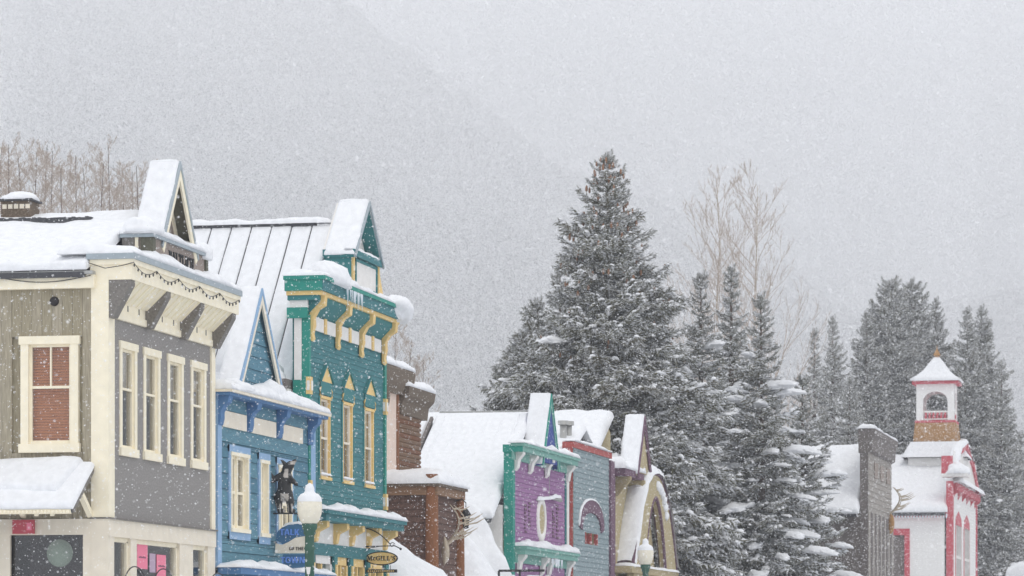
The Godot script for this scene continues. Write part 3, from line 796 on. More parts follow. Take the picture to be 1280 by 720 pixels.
	s = S(); prism(s, [Vector2(2.75, 10.32), Vector2(4.95, 10.32), Vector2(3.85, 11.38)], "w", -0.05, 0.06); put(s, "gable_panel", M.white, gb)
	s = S(); prism(s, [Vector2(3.3, 10.36), Vector2(3.7, 10.36), Vector2(3.7, 10.55), Vector2(3.6, 10.7), Vector2(3.5, 10.74), Vector2(3.4, 10.7), Vector2(3.3, 10.55)], "w", 0.06, 0.08); put(s, "arch", M.ochre, gb)
	s = S(); prism(s, [Vector2(2.62, 10.34), Vector2(5.08, 10.34), Vector2(3.85, 11.5)], "w", -0.34, -0.3); put(s, "gable_back", M.white, gb)
	# metal roof with standing seams
	var r = sub(b, "roof")
	var rid = Vector2(3.6, 10.98); var eav = Vector2(-0.35, 6.75)
	s = S(); slab(s, Vector3(eav.x, eav.y, -0.34), Vector3(eav.x, eav.y, -9), Vector3(rid.x, rid.y, -9), Vector3(rid.x, rid.y, -0.34), 0.1); put(s, "roof_slope", M.roofing, r)
	s = S(); slab(s, Vector3(7.3, 7.0, -0.34), Vector3(7.3, 7.0, -9), Vector3(rid.x, rid.y, -9), Vector3(rid.x, rid.y, -0.34), 0.1); put(s, "roof_slope", M.roofing, r)
	var z = -0.36
	var k = 0
	var nrm = Vector3(-(rid.y - eav.y), rid.x - eav.x, 0).normalized()
	while z > -8.6:
		var z2 = z - 0.455
		var t1 = 1.0 - 0.012
		var lo = Vector3(eav.x, eav.y, 0); var hi = Vector3(lerp(eav.x, rid.x, t1), lerp(eav.y, rid.y, t1), 0)
		s = S(true); snow_quad(s, lo + Vector3(0, 0.01, z2 + 0.007), lo + Vector3(0, 0.01, z - 0.007), hi + Vector3(0, 0.01, z - 0.007), hi + Vector3(0, 0.01, z2 + 0.007), 0.05 + 0.012 * rng.randf(), 8, 30, 0.008, 0.02, 0.12, z * 3.0); put(s, "snow_panel", M.snow, r)
		s = S(); bar(s, lo + nrm * 0.02 + Vector3(0, 0, z2), hi + nrm * 0.02 + Vector3(0, 0, z2), 0.01, 0.055); put(s, "seam", M.roofing, r)
		z = z2; k += 1
	s = S(); bx(s, rid.x - 0.09, rid.y - 0.05, -9, rid.x + 0.1, rid.y + 0.06, -0.75); put(s, "ridge_vent", M.roofing, r)
	s = S(true); snow_strip(s, [Vector3(rid.x, rid.y + 0.06, -9), Vector3(rid.x, rid.y + 0.06, -0.36)], 0.13, 0.11, 3.0); put(s, "snow", M.snow, r)
	s = S(); bx(s, 0.3, 6.3, -9, 0.4, 7.4, -0.34); put(s, "side_wall", M.white, r)
	s = S(); bx(s, -0.4, 7.15, -0.85, 0.1, 7.35, -0.35); put(s, "roof_vent", M.barn_dark, r)
	s = S(); bx(s, -0.3, 5.5, -0.8, 0.02, 7.15, -0.34); put(s, "downpipe_box", M.white, r)
	s = S(true); mound(s, Vector3(0.0, 7.3, -0.9), 0.6, 0.5, 0.5, 8.0, 18, -0.3); put(s, "snow", M.snow, r)
	# shop-front cornice with snow, then the windows below
	s = S(); bx(s, -0.05, 4.42, 0.0, W + 0.15, 4.6, 0.42); bx(s, -0.1, 4.56, 0.0, W + 0.2, 4.64, 0.48); put(s, "lower_cornice", M.teal, b)
	s = S(true); snow_quad(s, Vector3(-0.1, 4.64, 0.02), Vector3(W + 0.25, 4.64, 0.02), Vector3(W + 0.25, 4.64, 0.5), Vector3(-0.1, 4.64, 0.5), 0.14, 60, 8, 0.04, 0.16, 0.5, 47.0); put(s, "snow", M.snow, b)
	s = S(); bx(s, 0.0, 3.95, -0.02, W, 4.42, 0.06); put(s, "lower_frieze", M.white, b)
	s = S(); bx(s, 0.0, 3.72, -0.02, W, 3.97, 0.09); put(s, "lower_band", M.teal, b)
	for u in [0.25, 1.95, 3.35, 4.9, 6.45]:
		s = S(); prism(s, [Vector2(0.06, 3.98), Vector2(0.12, 4.0), Vector2(0.16, 4.2), Vector2(0.36, 4.3), Vector2(0.36, 4.42), Vector2(0.06, 4.42)], "u", u, u + 0.22); put(s, "lower_bracket", M.ochre, b)
	for u in [-0.02, 1.9, 3.3, 4.85, 6.6]:
		s = S(); bx(s, u, 0.0, -0.05, u + 0.28, 3.72, 0.1); put(s, "pilaster", M.teal_dark, b)
		s = S(); bx(s, u + 0.06, 2.6, 0.1, u + 0.2, 3.55, 0.13); put(s, "pilaster_inset", M.ochre, b)
	var fr = [[0.3, 1.86], [2.22, 3.26], [3.62, 4.8], [5.2, 6.55]]
	for i in 4:
		var q = fr[i]
		var w = sub(b, "shop_window")
		var fm = M.white if i == 0 else M.ochre
		s = S(); bx(s, q[0], 0.8, -0.06, q[0] + 0.12, 3.72, 0.05); bx(s, q[1] - 0.12, 0.8, -0.06, q[1], 3.72, 0.05); bx(s, q[0], 3.55, -0.06, q[1], 3.72, 0.05); put(s, "frame", fm, w)
		s = S(); bx(s, (q[0] + q[1]) / 2 - 0.05, 0.8, -0.06, (q[0] + q[1]) / 2 + 0.05, 3.55, 0.03); bx(s, q[0] + 0.12, 3.0, -0.06, q[1] - 0.12, 3.06, 0.02); put(s, "mullion", M.ochre, w)
		s = S(); bx(s, q[0] + 0.12, 0.8, -0.05, q[1] - 0.12, 3.55, -0.045); put(s, "pane", M.glass, w)
		s = S(); bx(s, q[0], 0.8, -0.9, q[1], 3.72, -0.85); put(s, "reveal", M.room, w)
	s = S(); bx(s, 0, 0, -0.08, W, 0.8, 0.03); put(s, "stall_riser", M.teal_dark, b)

func wood_block():
	# pale plastered block with a log block beside it
	var b = building("stepped_block", "pale plastered block stepping down to brown log wall, both capped with shakes and snow", -20.8, 84.6)
	var s
	s = S(); bx(s, 0, 0, -4, 3.15, 8.1, 0.0); put(s, "plaster_wall", M.tan, b)
	s = S(); bx(s, 3.05, 0, -3.9, 3.25, 8.1, 0.03); put(s, "post", M.timber_up, b)
	s = S(); prism(s, [Vector2(-0.1, 8.0), Vector2(0.1, 8.0), Vector2(0.2, 8.25), Vector2(0.24, 8.55), Vector2(0.2, 8.62), Vector2(-4, 8.62), Vector2(-4, 8.0)], "u", -0.3, 4.1); put(s, "shake_cap", M.shake, b)
	s = S(true); snow_quad(s, Vector3(-0.3, 8.62, -3), Vector3(4.15, 8.62, -3), Vector3(4.15, 8.62, 0.24), Vector3(-0.3, 8.62, 0.24), 0.2, 30, 12, 0.04, 0.25, 0.35, 51.0); put(s, "snow", M.snow, b)
	s = S(true)
	for i in 5: mound(s, Vector3(0.2 + i * 0.35, 7.55 + 0.08 * i, 0.1), 0.14, 0.32, 0.1, i, 8, -0.9)
	put(s, "hanging_vines", M.shake, b)
	for i in 24:
		s = S(true); tube(s, [Vector3(3.2, 5.2 + i * 0.115, -0.02), Vector3(5.6, 5.2 + i * 0.115, -0.02)], 0.06, 8); put(s, "log", [M.timber, M.timber_up, M.timber][i % 3], b)
	s = S(); bx(s, 3.2, 0, -3.5, 5.6, 8.0, -0.08); put(s, "log_wall_core", M.timber, b)
	s = S(); prism(s, [Vector2(-0.2, 7.55), Vector2(0.06, 7.55), Vector2(0.1, 7.85), Vector2(0.24, 8.0), Vector2(0.28, 8.22), Vector2(-3.6, 8.22), Vector2(-3.6, 7.55)], "u", 3.3, 6.2); put(s, "shake_cap", M.shake, b)
	s = S(true); snow_quad(s, Vector3(3.2, 8.22, -2.5), Vector3(6.25, 8.22, -2.5), Vector3(6.25, 8.22, 0.3), Vector3(3.2, 8.22, 0.3), 0.22, 24, 12, 0.05, 0.25, 0.35, 53.0); put(s, "snow", M.snow, b)

func shingle_block():
	var b = building("shingled_block", "dark brown shingled low block with log corner posts and thick snow on top", -19.5, 85.87)
	var s
	s = S(); bx(s, 0, 0, -4, 2.95, 5.5, 0); put(s, "core", M.brown, b)
	X = Transform3D(SIDE, Vector3.ZERO)
	s = S(); wall(s, -4, -0.1, 0, 5.45, [], 0.16, 0.025, 0.004); put(s, "shingles", M.brown, b)
	X = Transform3D.IDENTITY
	s = S(); wall(s, 0.1, 2.9, 0, 5.45, [], 0.16, 0.025, 0.004); put(s, "shingles", M.brown, b)
	for q in [[-0.02, 0.0], [2.8, 0.02]]:
		s = S(true); tube(s, [Vector3(q[0], 0, q[1]), Vector3(q[0] + 0.02, 3, q[1]), Vector3(q[0], 5.95, q[1])], [0.19, 0.17, 0.15], 12); put(s, "log_post", M.timber_up, b)
	s = S(); bx(s, -0.12, 5.45, -4, 3.0, 5.7, 0.16); put(s, "top_beam", M.timber, b)
	s = S(); bx(s, -0.18, 5.66, -4, 3.05, 5.72, 0.22); put(s, "top_board", M.shake, b)
	s = S(true); snow_quad(s, Vector3(-0.2, 5.72, -4), Vector3(3.08, 5.72, -4), Vector3(3.08, 5.72, 0.26), Vector3(-0.2, 5.72, 0.26), 0.36, 30, 24, 0.05, 0.3, 0.25, 57.0); put(s, "snow", M.snow, b)
	# antlers mounted on the front
	var a = thing("antlers", "pale branching antlers mounted on the brown shingled wall", "antlers", Vector3(-19.4, 0, -87.0), PI / 2)
	antlers(a, Vector3(-0.35, 4.3, 0.0), 1.05, 0.036)
	s = S(true); mound(s, Vector3(-0.45, 4.1, 0.08), 0.1, 0.3, 0.09, 3.0, 12, -1.0, 0.3); put(s, "skull", M.antler, a)
	var l = thing("wall_lantern", "small black lantern hanging at the brown shingled corner", "lantern", Vector3(-19.5, 0, -88.3), PI / 2)
	s = S(true); tube(s, [Vector3(0, 5.4, 0.02), Vector3(0, 5.46, 0.2), Vector3(0, 5.36, 0.3), Vector3(0, 5.25, 0.3)], 0.015, 5); put(s, "arm", M.iron, l)
	s = S(true); lathe(s, Vector3(0, 4.72, 0.3), [Vector2(0, 0), Vector2(0.07, 0.02), Vector2(0.1, 0.3), Vector2(0.14, 0.34), Vector2(0.05, 0.48), Vector2(0.0, 0.52)], 10); put(s, "housing", M.iron, l)

func antlers(parent, at, size, r):
	for sd in [-1.0, 1.0]:
		var s = S(true)
		var o: Vector3 = at
		var p = []; var rr = []
		for i in 9:
			var t = i / 8.0
			p.append(o + Vector3(sd * 0.28 * sin(t * PI * 0.8) * size + 0.05 * sd, t * 0.9 * size, 0.1 + 0.35 * sin(t * PI * 0.9) * size))
			rr.append(lerp(r, r * 0.35, t))
		tube(s, p, rr, 7)
		for k in [[1, 0.42], [2, 0.45], [4, 0.5], [5, 0.42], [7, 0.25]]:
			var a: Vector3 = p[k[0]]
			var l = k[1] * size
			tube(s, [a, a + Vector3(sd * 0.1 * l, 0.1 * l, 0.55 * l), a + Vector3(sd * 0.05 * l, 0.35 * l, 1.0 * l)], [r * 0.75, r * 0.55, r * 0.12], 6)
		put(s, "antler", M.antler, parent)

func ledge_with_corbels(b, u0, u1, v, us, m_top, m_low, seed_, out = 0.32):
	var s = S(); bx(s, u0, v, 0.0, u1, v + 0.14, out); put(s, "ledge", m_low, b)
	s = S(); bx(s, u0 - 0.03, v + 0.14, -0.02, u1 + 0.03, v + 0.22, out + 0.05); put(s, "ledge_edge", m_top, b)
	s = S(); bx(s, u0, v - 0.22, 0.0, u1, v, 0.07); put(s, "ledge_frieze", m_low, b)
	for u in us:
		s = S(); prism(s, [Vector2(0.03, v - 0.5), Vector2(0.1, v - 0.42), Vector2(0.14, v - 0.2), Vector2(out - 0.04, v - 0.06), Vector2(out - 0.04, v), Vector2(0.03, v)], "u", u, u + 0.34); put(s, "corbel", M.white, b)
	s = S(true); snow_quad(s, Vector3(u0 - 0.05, v + 0.22, -0.1), Vector3(u1 + 0.1, v + 0.22, -0.1), Vector3(u1 + 0.1, v + 0.22, out + 0.07), Vector3(u0 - 0.05, v + 0.22, out + 0.07), 0.15, 50, 10, 0.05, 0.2, 0.55, seed_); put(s, "snow", M.snow, b)

func shop_purple():
	var rng = RandomNumberGenerator.new(); rng.seed = 77
	var b = building("purple_shop", "purple false-front shop with green trim, round window and blue peaked gablet", -19.5, 95.4)
	var s
	var W = 7.9
	s = S(); wall(s, 0.15, W - 0.3, 0, 7.2, [], 0.12, 0.02); put(s, "siding", M.purple, b)
	s = S(); bx(s, 0, 0, -0.22, 0.3, 7.05, 0.03); put(s, "corner_board", M.green, b)
	s = S(); bx(s, W - 0.45, 0, -0.22, W - 0.3, 7.05, 0.04); put(s, "corner_board", M.teal_dark, b)
	s = S(); bx(s, W - 0.3, 0, -0.2, W, 7.05, 0.06); put(s, "corner_trim", M.white, b)
	s = S(); bx(s, 0.3, 0, -0.25, W - 0.3, 7.1, -0.2); put(s, "parapet_back", M.teal_dark, b)
	ledge_with_corbels(b, -0.02, W + 0.1, 7.02, [0.2, 2.1, 4.4, 7.5], M.gteal, M.gteal, 61.0, 0.3)
	s = S(); bx(s, -0.03, 7.0, -0.24, 0.0, 7.2, 0.3); put(s, "ledge_end", M.green, b)
	ledge_with_corbels(b, 0.3, W + 0.1, 4.3, [0.5, 3.7, 4.7, 7.5], M.gteal, M.gteal, 63.0, 0.3)
	s = S(true); icicles(s, Vector3(3.6, 4.28, 0.3), Vector3(5.6, 4.28, 0.3), 16, rng, 0.35); put(s, "icicles", M.ice, b)
	var gb = gablet(b, 4.15, 1.12, 6.95, 8.7, -0.32, 0.25, M.deep_blue, 0.05, 65.0, 0.1, M.gteal, M.green)
	s = S(); prism(s, [Vector2(3.05, 6.9), Vector2(5.25, 6.9), Vector2(4.15, 8.62)], "w", 0.16, 0.245); put(s, "gable_panel", M.deep_blue, gb)
	# round window
	var w = sub(b, "round_window")
	s = S(true); lathe(s, Vector3.ZERO, [Vector2(0.42, 0.0), Vector2(0.42, 0.05), Vector2(0.5, 0.07), Vector2(0.62, 0.05), Vector2(0.64, 0.0)], 32); var o = put(s, "rim", M.white, w)
	o.transform = Transform3D(Basis(Vector3.RIGHT, PI / 2), Vector3(3.95, 5.36, 0.0))
	s = S(true); lathe(s, Vector3.ZERO, [Vector2(0.0, 0.03), Vector2(0.46, 0.03)], 32); o = put(s, "face", M.sand, w)
	o.transform = Transform3D(Basis(Vector3.RIGHT, PI / 2), Vector3(3.95, 5.36, 0.0))
	# dark letter strokes either side of it
	for col in [[1.55, 5.62, 8], [2.1, 5.7, 7], [5.5, 5.62, 8], [6.1, 5.8, 10]]:
		s = S()
		for k in col[2]:
			bx(s, col[0] + rng.randf_range(0, 0.1), col[1] - k * 0.1, 0.02, col[0] + rng.randf_range(0.2, 0.42), col[1] - k * 0.1 + rng.randf_range(0.04, 0.07), 0.032)
		put(s, "lettering", M.plum, b)
	# lamp arm laden with snow
	var l = thing("lamp_arm", "slender lamp arm laden with snow on the purple wall", "lamp", Vector3(-19.5, 0, -99.2), PI / 2)
	s = S(); bar(s, Vector3(-0.6, 5.86, 0.03), Vector3(1.6, 5.98, 0.1), 0.02, 0.02); bar(s, Vector3(1.0, 5.95, 0.08), Vector3(1.2, 7.0, 0.05), 0.015, 0.015); put(s, "arm", M.pipe, l)
	s = S(true); tube(s, [Vector3(1.4, 5.98, 0.1), Vector3(2.3, 5.98, 0.14)], [0.03, 0.07], 10); put(s, "lamp_head", M.pipe, l)
	s = S(true); snow_strip(s, [Vector3(-0.5, 5.86, 0.04), Vector3(1.3, 5.97, 0.1), Vector3(1.6, 6.02, 0.12), Vector3(2.4, 6.04, 0.14)], 0.05, 0.09, 5.0); put(s, "snow", M.snow, l)
	# big roof behind
	var r = sub(b, "roof")
	s = S(); slab(s, Vector3(-0.9, 5.2, -0.4), Vector3(-0.9, 5.2, -3.0), Vector3(4.2, 8.15, -3.0), Vector3(4.2, 8.15, -0.4), 0.12); slab(s, Vector3(9.0, 5.2, -0.4), Vector3(9.0, 5.2, -3.0), Vector3(4.2, 8.15, -3.0), Vector3(4.2, 8.15, -0.4), 0.12); put(s, "roof_slope", M.roofing, r)
	s = S(true); snow_quad(s, Vector3(-1.0, 5.2, -3.0), Vector3(-1.0, 5.2, -0.3), Vector3(4.2, 8.17, -0.3), Vector3(4.2, 8.17, -3.0), 0.2, 24, 24, 0.03, 0.12, 0.15, 66.0); put(s, "snow", M.snow, r)
	var z = -0.6
	while z > -2.9:
		s = S(true); snow_strip(s, [Vector3(1.2, 6.66, z), Vector3(4.0, 8.26, z)], 0.035, 0.035, z, 0.3); put(s, "snow_ridge", M.snow, r)
		z -= 0.42
	s = S(); bar(s, Vector3(4.2, 8.36, -2.9), Vector3(4.2, 8.36, -0.4), 0.12, 0.04); put(s, "ridge_cap", M.pipe, r)
	s = S(); bar(s, Vector3(1.7, 6.88, -3.05), Vector3(3.9, 8.18, -3.05), 0.08, 0.1); put(s, "rake_board", M.barn_dark, r)
	s = S(); slab(s, Vector3(-1.5, 4.9, -3.1), Vector3(-1.5, 4.9, -9), Vector3(4.2, 8.1, -9), Vector3(4.2, 8.1, -3.1), 0.12); put(s, "rear_slope", M.roofing, r)
	s = S(true); snow_quad(s, Vector3(-1.6, 4.9, -9), Vector3(-1.6, 4.9, -3.1), Vector3(4.25, 8.12, -3.1), Vector3(4.25, 8.12, -9), 0.2, 24, 24, 0.03, 0.12, 0.2, 67.0); put(s, "snow", M.snow, r)
	s = S(); bx(s, 0, 0, -9, 0.1, 5.6, -0.25); put(s, "side_wall", M.white, r)

func shop_shingled():
	var b = building("grey_shop", "grey shingled false-front shop edged in brick red with snowy arched hood", -19.36, 103.4)
	var s
	var W = 6.2
	s = S(); wall(s, 0.05, W - 0.3, 0, 7.56, [[1.9, 4.87, 3.9, 5.2]], 0.15, 0.02); put(s, "shingles", M.shingle_grey, b)
	s = S(); bx(s, 0, 0, -0.3, 0.04, 7.72, 0.0); put(s, "side_board", M.brick_red, b)
	s = S(); bx(s, -0.03, 7.56, -0.3, W, 7.73, 0.05); put(s, "top_band", M.brick_red, b)
	s = S(); bx(s, W - 0.32, 0, -0.3, W + 0.3, 7.5, 0.08); put(s, "corner_board", M.plum, b)
	s = S(true); snow_quad(s, Vector3(-0.05, 7.75, -0.3), Vector3(W, 7.75, -0.3), Vector3(W, 7.75, 0.1), Vector3(-0.05, 7.75, 0.1), 0.09, 30, 6, 0.03, 0.1, 0.6, 71.0); put(s, "snow", M.snow, b)
	# arched hood
	var pts = []
	for i in 13: var t = PI * i / 12.0; pts.append(Vector2(2.85 - cos(t) * 2.0, 5.35 + pow(sin(t), 0.8) * 0.82))
	for i in 13: var t = PI * (12 - i) / 12.0; pts.append(Vector2(2.85 - cos(t) * 1.55, 5.25 + pow(sin(t), 0.8) * 0.55))
	s = S(); prism(s, pts, "w", 0.0, 0.06); put(s, "arched_hood", M.plum, b)
	var path = []
	for i in 13: var t = PI * i / 12.0; path.append(Vector3(2.85 - cos(t) * 2.0, 5.36 + pow(sin(t), 0.8) * 0.82, 0.03))
	s = S(true); snow_strip(s, path, 0.045, 0.05, 4.0); put(s, "snow", M.snow, b)
	s = S(); bx(s, 1.9, 4.87, -0.3, 3.9, 5.2, -0.25); put(s, "window_back", M.brick_red, b)
	s = S(); bx(s, 1.9, 4.87, -0.08, 1.98, 5.2, 0.03); bx(s, 3.82, 4.87, -0.08, 3.9, 5.2, 0.03); bx(s, 2.86, 4.87, -0.08, 2.94, 5.2, 0.02); put(s, "window_frame", M.brick_red, b)
	var r = sub(b, "roof")
	s = S(); slab(s, Vector3(-0.6, 7.0, -0.3), Vector3(-0.6, 7.0, -6), Vector3(3.0, 8.2, -6), Vector3(3.0, 8.2, -0.3), 0.12); slab(s, Vector3(6.4, 7.0, -0.3), Vector3(6.4, 7.0, -6), Vector3(3.0, 8.2, -6), Vector3(3.0, 8.2, -0.3), 0.12); put(s, "roof_slope", M.roofing, r)
	s = S(true); snow_quad(s, Vector3(-0.7, 7.0, -6), Vector3(-0.7, 7.0, -0.15), Vector3(3.1, 8.25, -0.15), Vector3(3.1, 8.25, -6), 0.25, 30, 16, 0.04, 0.2, 0.25, 73.0); put(s, "snow", M.snow, r)
	s = S(true); snow_quad(s, Vector3(6.5, 7.0, -6), Vector3(6.5, 7.0, -0.15), Vector3(3.0, 8.25, -0.15), Vector3(3.0, 8.25, -6), 0.25, 30, 16, 0.04, 0.2, 0.25, 74.0); put(s, "snow", M.snow, r)
	for q in [[0.5, 0.6], [0.2, -0.4]]:
		s = S(true); tube(s, [Vector3(1.2 + q[0], 7.4, -0.5 + q[1] * 0.1), Vector3(1.2 + q[0], 8.35, -0.5 + q[1] * 0.1)], 0.1, 10); tube(s, [Vector3(1.2 + q[0], 8.3, -0.5 + q[1] * 0.1), Vector3(1.2 + q[0], 8.42, -0.5 + q[1] * 0.1)], 0.16, 10); put(s, "vent_pipe", M.pipe, r)

func shop_arched():
	var b = building("arched_shop", "sand coloured shop with plum trim and snow-draped pointed arch porch", -19.5, 110.5)
	var s
	var W = 13.0
	s = S(); bx(s, 0, 0, -7, 5.0, 7.1, -0.02); bx(s, 5.0, 0, -7, 9.3, 4.3, -0.02); put(s, "wall", M.sand, b)
	s = S(); bx(s, 0.0, 0, -0.25, 0.5, 7.3, 0.05); put(s, "corner_board", M.plum, b)
	s = S(); bx(s, -0.05, 7.1, -0.4, 3.4, 7.32, 0.45); put(s, "eave", M.plum, b)
	s = S(true); snow_quad(s, Vector3(-0.2, 7.32, -0.8), Vector3(3.6, 7.32, -0.8), Vector3(3.6, 7.32, 0.5), Vector3(-0.2, 7.32, 0.5), 0.33, 50, 14, 0.05, 0.3, 0.3, 81.0); put(s, "snow", M.snow, b)
	for k in 2:
		s = S(); prism(s, [Vector2(0.0, 6.5), Vector2(0.1, 6.5), Vector2(0.5, 7.0), Vector2(0.5, 7.1), Vector2(0, 7.1)], "u", 0.6 + k * 2.6, 0.8 + k * 2.6); put(s, "bracket", M.sand, b)
	# rear gable
	var r = sub(b, "roof")
	s = S(); prism(s, [Vector2(0.0, 7.0), Vector2(5.0, 7.0), Vector2(5.0, 8.7), Vector2(4.2, 9.0)], "w", -7, -0.9); put(s, "rear_gable", M.sand, r)
	s = S(); slab(s, Vector3(-0.5, 6.85, -0.7), Vector3(-0.5, 6.85, -7), Vector3(4.2, 9.05, -7), Vector3(4.2, 9.05, -0.7), -0.1); put(s, "roof_slope", M.plum, r)
	s = S(true); snow_quad(s, Vector3(-0.6, 6.95, -7), Vector3(-0.6, 6.95, -0.65), Vector3(4.2, 9.15, -0.65), Vector3(4.2, 9.15, -7), 0.3, 30, 20, 0.04, 0.2, 0.25, 83.0); put(s, "snow", M.snow, r)
	# upper gablet
	var gb = gablet(b, 3.2, 1.15, 7.4, 9.0, -0.1, 0.5, M.sand, 0.12, 185.0, 0.15, M.plum, M.plum)
	s = S(); prism(s, [Vector2(2.05, 7.3), Vector2(4.35, 7.3), Vector2(3.2, 8.95)], "w", 0.2, 0.46); put(s, "gable_panel", M.sand, gb)
	# arched porch
	var p = sub(b, "arched_porch")
	var cu = 5.4; var hw = 4.2
	var outer = []; var inn = []
	for i in 25:
		var t = -1.0 + i / 12.0
		var h = 7.4 - 3.0 * pow(abs(t), 2.3)
		outer.append(Vector2(cu + t * hw, h))
		inn.append(Vector2(cu + t * (hw - 1.75), h - 0.75 - 0.3 * abs(t)))
	var face = [Vector2(cu - hw - 0.15, 0)] + outer + [Vector2(cu + hw + 0.15, 0), Vector2(cu + hw - 1.9, 0)]
	var inv = inn.duplicate(); inv.reverse()
	face += inv + [Vector2(cu - hw + 1.9, 0)]
	s = S(); prism(s, face, "w", 0.3, 0.5); put(s, "arch_face", M.sand, p)
	s = S()
	for i in 24: bar(s, Vector3(outer[i].x, outer[i].y + 0.02, 0.48), Vector3(outer[i + 1].x, outer[i + 1].y + 0.02, 0.48), 0.1, 0.12)
	put(s, "arch_edge", M.plum, p)
	s = S()
	for i in 24: bar(s, Vector3(inn[i].x, inn[i].y, 0.48), Vector3(inn[i + 1].x, inn[i + 1].y, 0.48), 0.08, 0.1)
	put(s, "inner_edge", M.plum, p)
	s = S()
	for i in 24:
		qd(s, Vector3(outer[i].x, outer[i].y, 0.5), Vector3(outer[i].x, outer[i].y, -0.05), Vector3(outer[i + 1].x, outer[i + 1].y, -0.05), Vector3(outer[i + 1].x, outer[i + 1].y, 0.5))
		qd(s, Vector3(outer[i].x, outer[i].y - 0.1, 0.5), Vector3(outer[i].x, outer[i].y - 0.1, -0.05), Vector3(outer[i + 1].x, outer[i + 1].y - 0.1, -0.05), Vector3(outer[i + 1].x, outer[i + 1].y - 0.1, 0.5))
	put(s, "porch_roof", M.plum, p)
	s = S(); prism(s, [Vector2(cu - 2.4, 0)] + inn + [Vector2(cu + 2.4, 0)], "w", 0.05, 0.12); put(s, "porch_back", M.sand, p)
	for sd in [[0, 12, 84.0], [12, 24, 85.0]]:
		s = S(true)
		var a: Vector2; var c: Vector2
		for i in range(sd[0], sd[1]):
			a = outer[i]; c = outer[i + 1]
			var th = 0.17 + 0.1 * (1.0 - abs((i - 11.5) / 12.0))
			var th2 = 0.17 + 0.1 * (1.0 - abs((i - 10.5) / 12.0))
			var rows = []
			for e in [[a, th], [c, th2]]:
				var row = []
				var wv = noise.get_noise_2d(e[0].x * 4.0, e[0].y * 4.0 + sd[2])
				for k in 9:
					var an = PI * k / 8.0
					row.append(Vector3(e[0].x, e[0].y + sin(an) * e[1] * (1 + 0.5 * wv) + 0.01, 0.24 + cos(an) * -(0.36 + 0.05 * wv)))
				rows.append(row)
			for k in 8: qd(s, rows[0][k], rows[0][k + 1], rows[1][k + 1], rows[1][k])
		put(s, "snow", M.snow, p)
	for k in 7:
		var o2 = outer[13 + k].lerp(inn[13 + k], 0.42)
		s = S(true); mound(s, Vector3(o2.x, o2.y, 0.5), 0.22, 0.16, 0.12, k, 12, -0.8, 0.25); put(s, "snow", M.snow, p)
	s = S(); bx(s, 0.3, 4.15, 0.0, 9.4, 4.35, 0.6); put(s, "porch_beam", M.sand, p)
	s = S(true); snow_strip(s, [Vector3(0.4, 4.35, 0.3), Vector3(9.4, 4.35, 0.3)], 0.35, 0.1, 9.0, 0.2); put(s, "snow", M.snow, p)

func barn_front():
	var b = building("dark_barn", "weathered dark false-front building with plank facade and antlers", -14.5, 137.4)
	var s
	var W = 8.8
	s = S(); wall(s, 0.0, W, 7.0, 9.3, [], 0.2, 0.02); put(s, "siding", M.barn, b)
	var u = 0.0
	var i = 0
	while u < W - 0.1:
		s = S(); bx(s, u + 0.02, 4.2, -0.05, u + 0.7, 7.0, 0.03 + 0.02 * (i % 2)); put(s, "plank", [M.barn, M.barn_dark][i % 2], b)
		u += 0.72; i += 1
	s = S(); bx(s, 0, 0, -0.25, W, 4.2, 0); put(s, "lower_wall", M.barn_dark, b)
	s = S(); bx(s, -0.02, 0, -0.3, 0.02, 10.0, 0.0); bx(s, 0, 4.2, -0.25, W, 10.0, -0.06); put(s, "parapet", M.barn_dark, b)
	s = S(); prism(s, [Vector2(0, 9.2), Vector2(0.15, 9.3), Vector2(0.18, 9.75), Vector2(0.26, 9.9), Vector2(0.26, 10.1), Vector2(-0.35, 10.1), Vector2(-0.35, 9.2)], "u", -0.05, W); put(s, "cornice", M.barn_dark, b)
	for q in [[0.8, 0.5], [3.0, 0.5], [5.4, 0.5]]:
		s = S(); bx(s, q[0] + 1.2, 8.35, 0.02, q[0] + 2.4, 8.95, 0.05); put(s, "notice_panel", M.taupe, b)
	s = S(true); snow_quad(s, Vector3(-0.1, 10.1, -0.4), Vector3(W, 10.1, -0.4), Vector3(W, 10.1, 0.28), Vector3(-0.1, 10.1, 0.28), 0.14, 40, 8, 0.04, 0.2, 0.4, 91.0); put(s, "snow", M.snow, b)
	s = S(); bx(s, -0.1, 4.0, 0.0, W, 4.2, 0.6); put(s, "ledge", M.barn_dark, b)
	s = S(true); snow_strip(s, [Vector3(-0.1, 4.2, 0.3), Vector3(W, 4.2, 0.3)], 0.32, 0.18, 9.0, 0.25); put(s, "snow", M.snow, b)
	var r = sub(b, "roof")
	s = S(); slab(s, Vector3(-0.4, 6.9, -0.4), Vector3(-0.4, 6.9, -9), Vector3(5.0, 9.6, -9), Vector3(5.0, 9.6, -0.4), 0.12); slab(s, Vector3(11, 6.9, -0.4), Vector3(11, 6.9, -9), Vector3(5.0, 9.6, -9), Vector3(5.0, 9.6, -0.4), 0.12); put(s, "roof_slope", M.roofing, r)
	s = S(true); snow_quad(s, Vector3(-0.5, 6.9, -9), Vector3(-0.5, 6.9, -0.3), Vector3(5.0, 9.65, -0.3), Vector3(5.0, 9.65, -9), 0.25, 24, 24, 0.05, 0.2, 0.2, 93.0); put(s, "snow", M.snow, r)
	s = S(); bx(s, 0, 0, -9, 0.1, 6.95, -0.25); put(s, "side_wall", M.barn_dark, r)
	var a = thing("antlers", "tan antlers spread from the weathered dark facade", "antlers", Vector3(-14.45, 0, -144.8), PI / 2)
	antlers(a, Vector3(0, 7.2, -0.05), 1.15, 0.04)
	s = S(true); mound(s, Vector3(0, 6.8, 0.08), 0.15, 0.4, 0.12, 3.0, 10, -1.0); put(s, "skull", M.cedar, a)

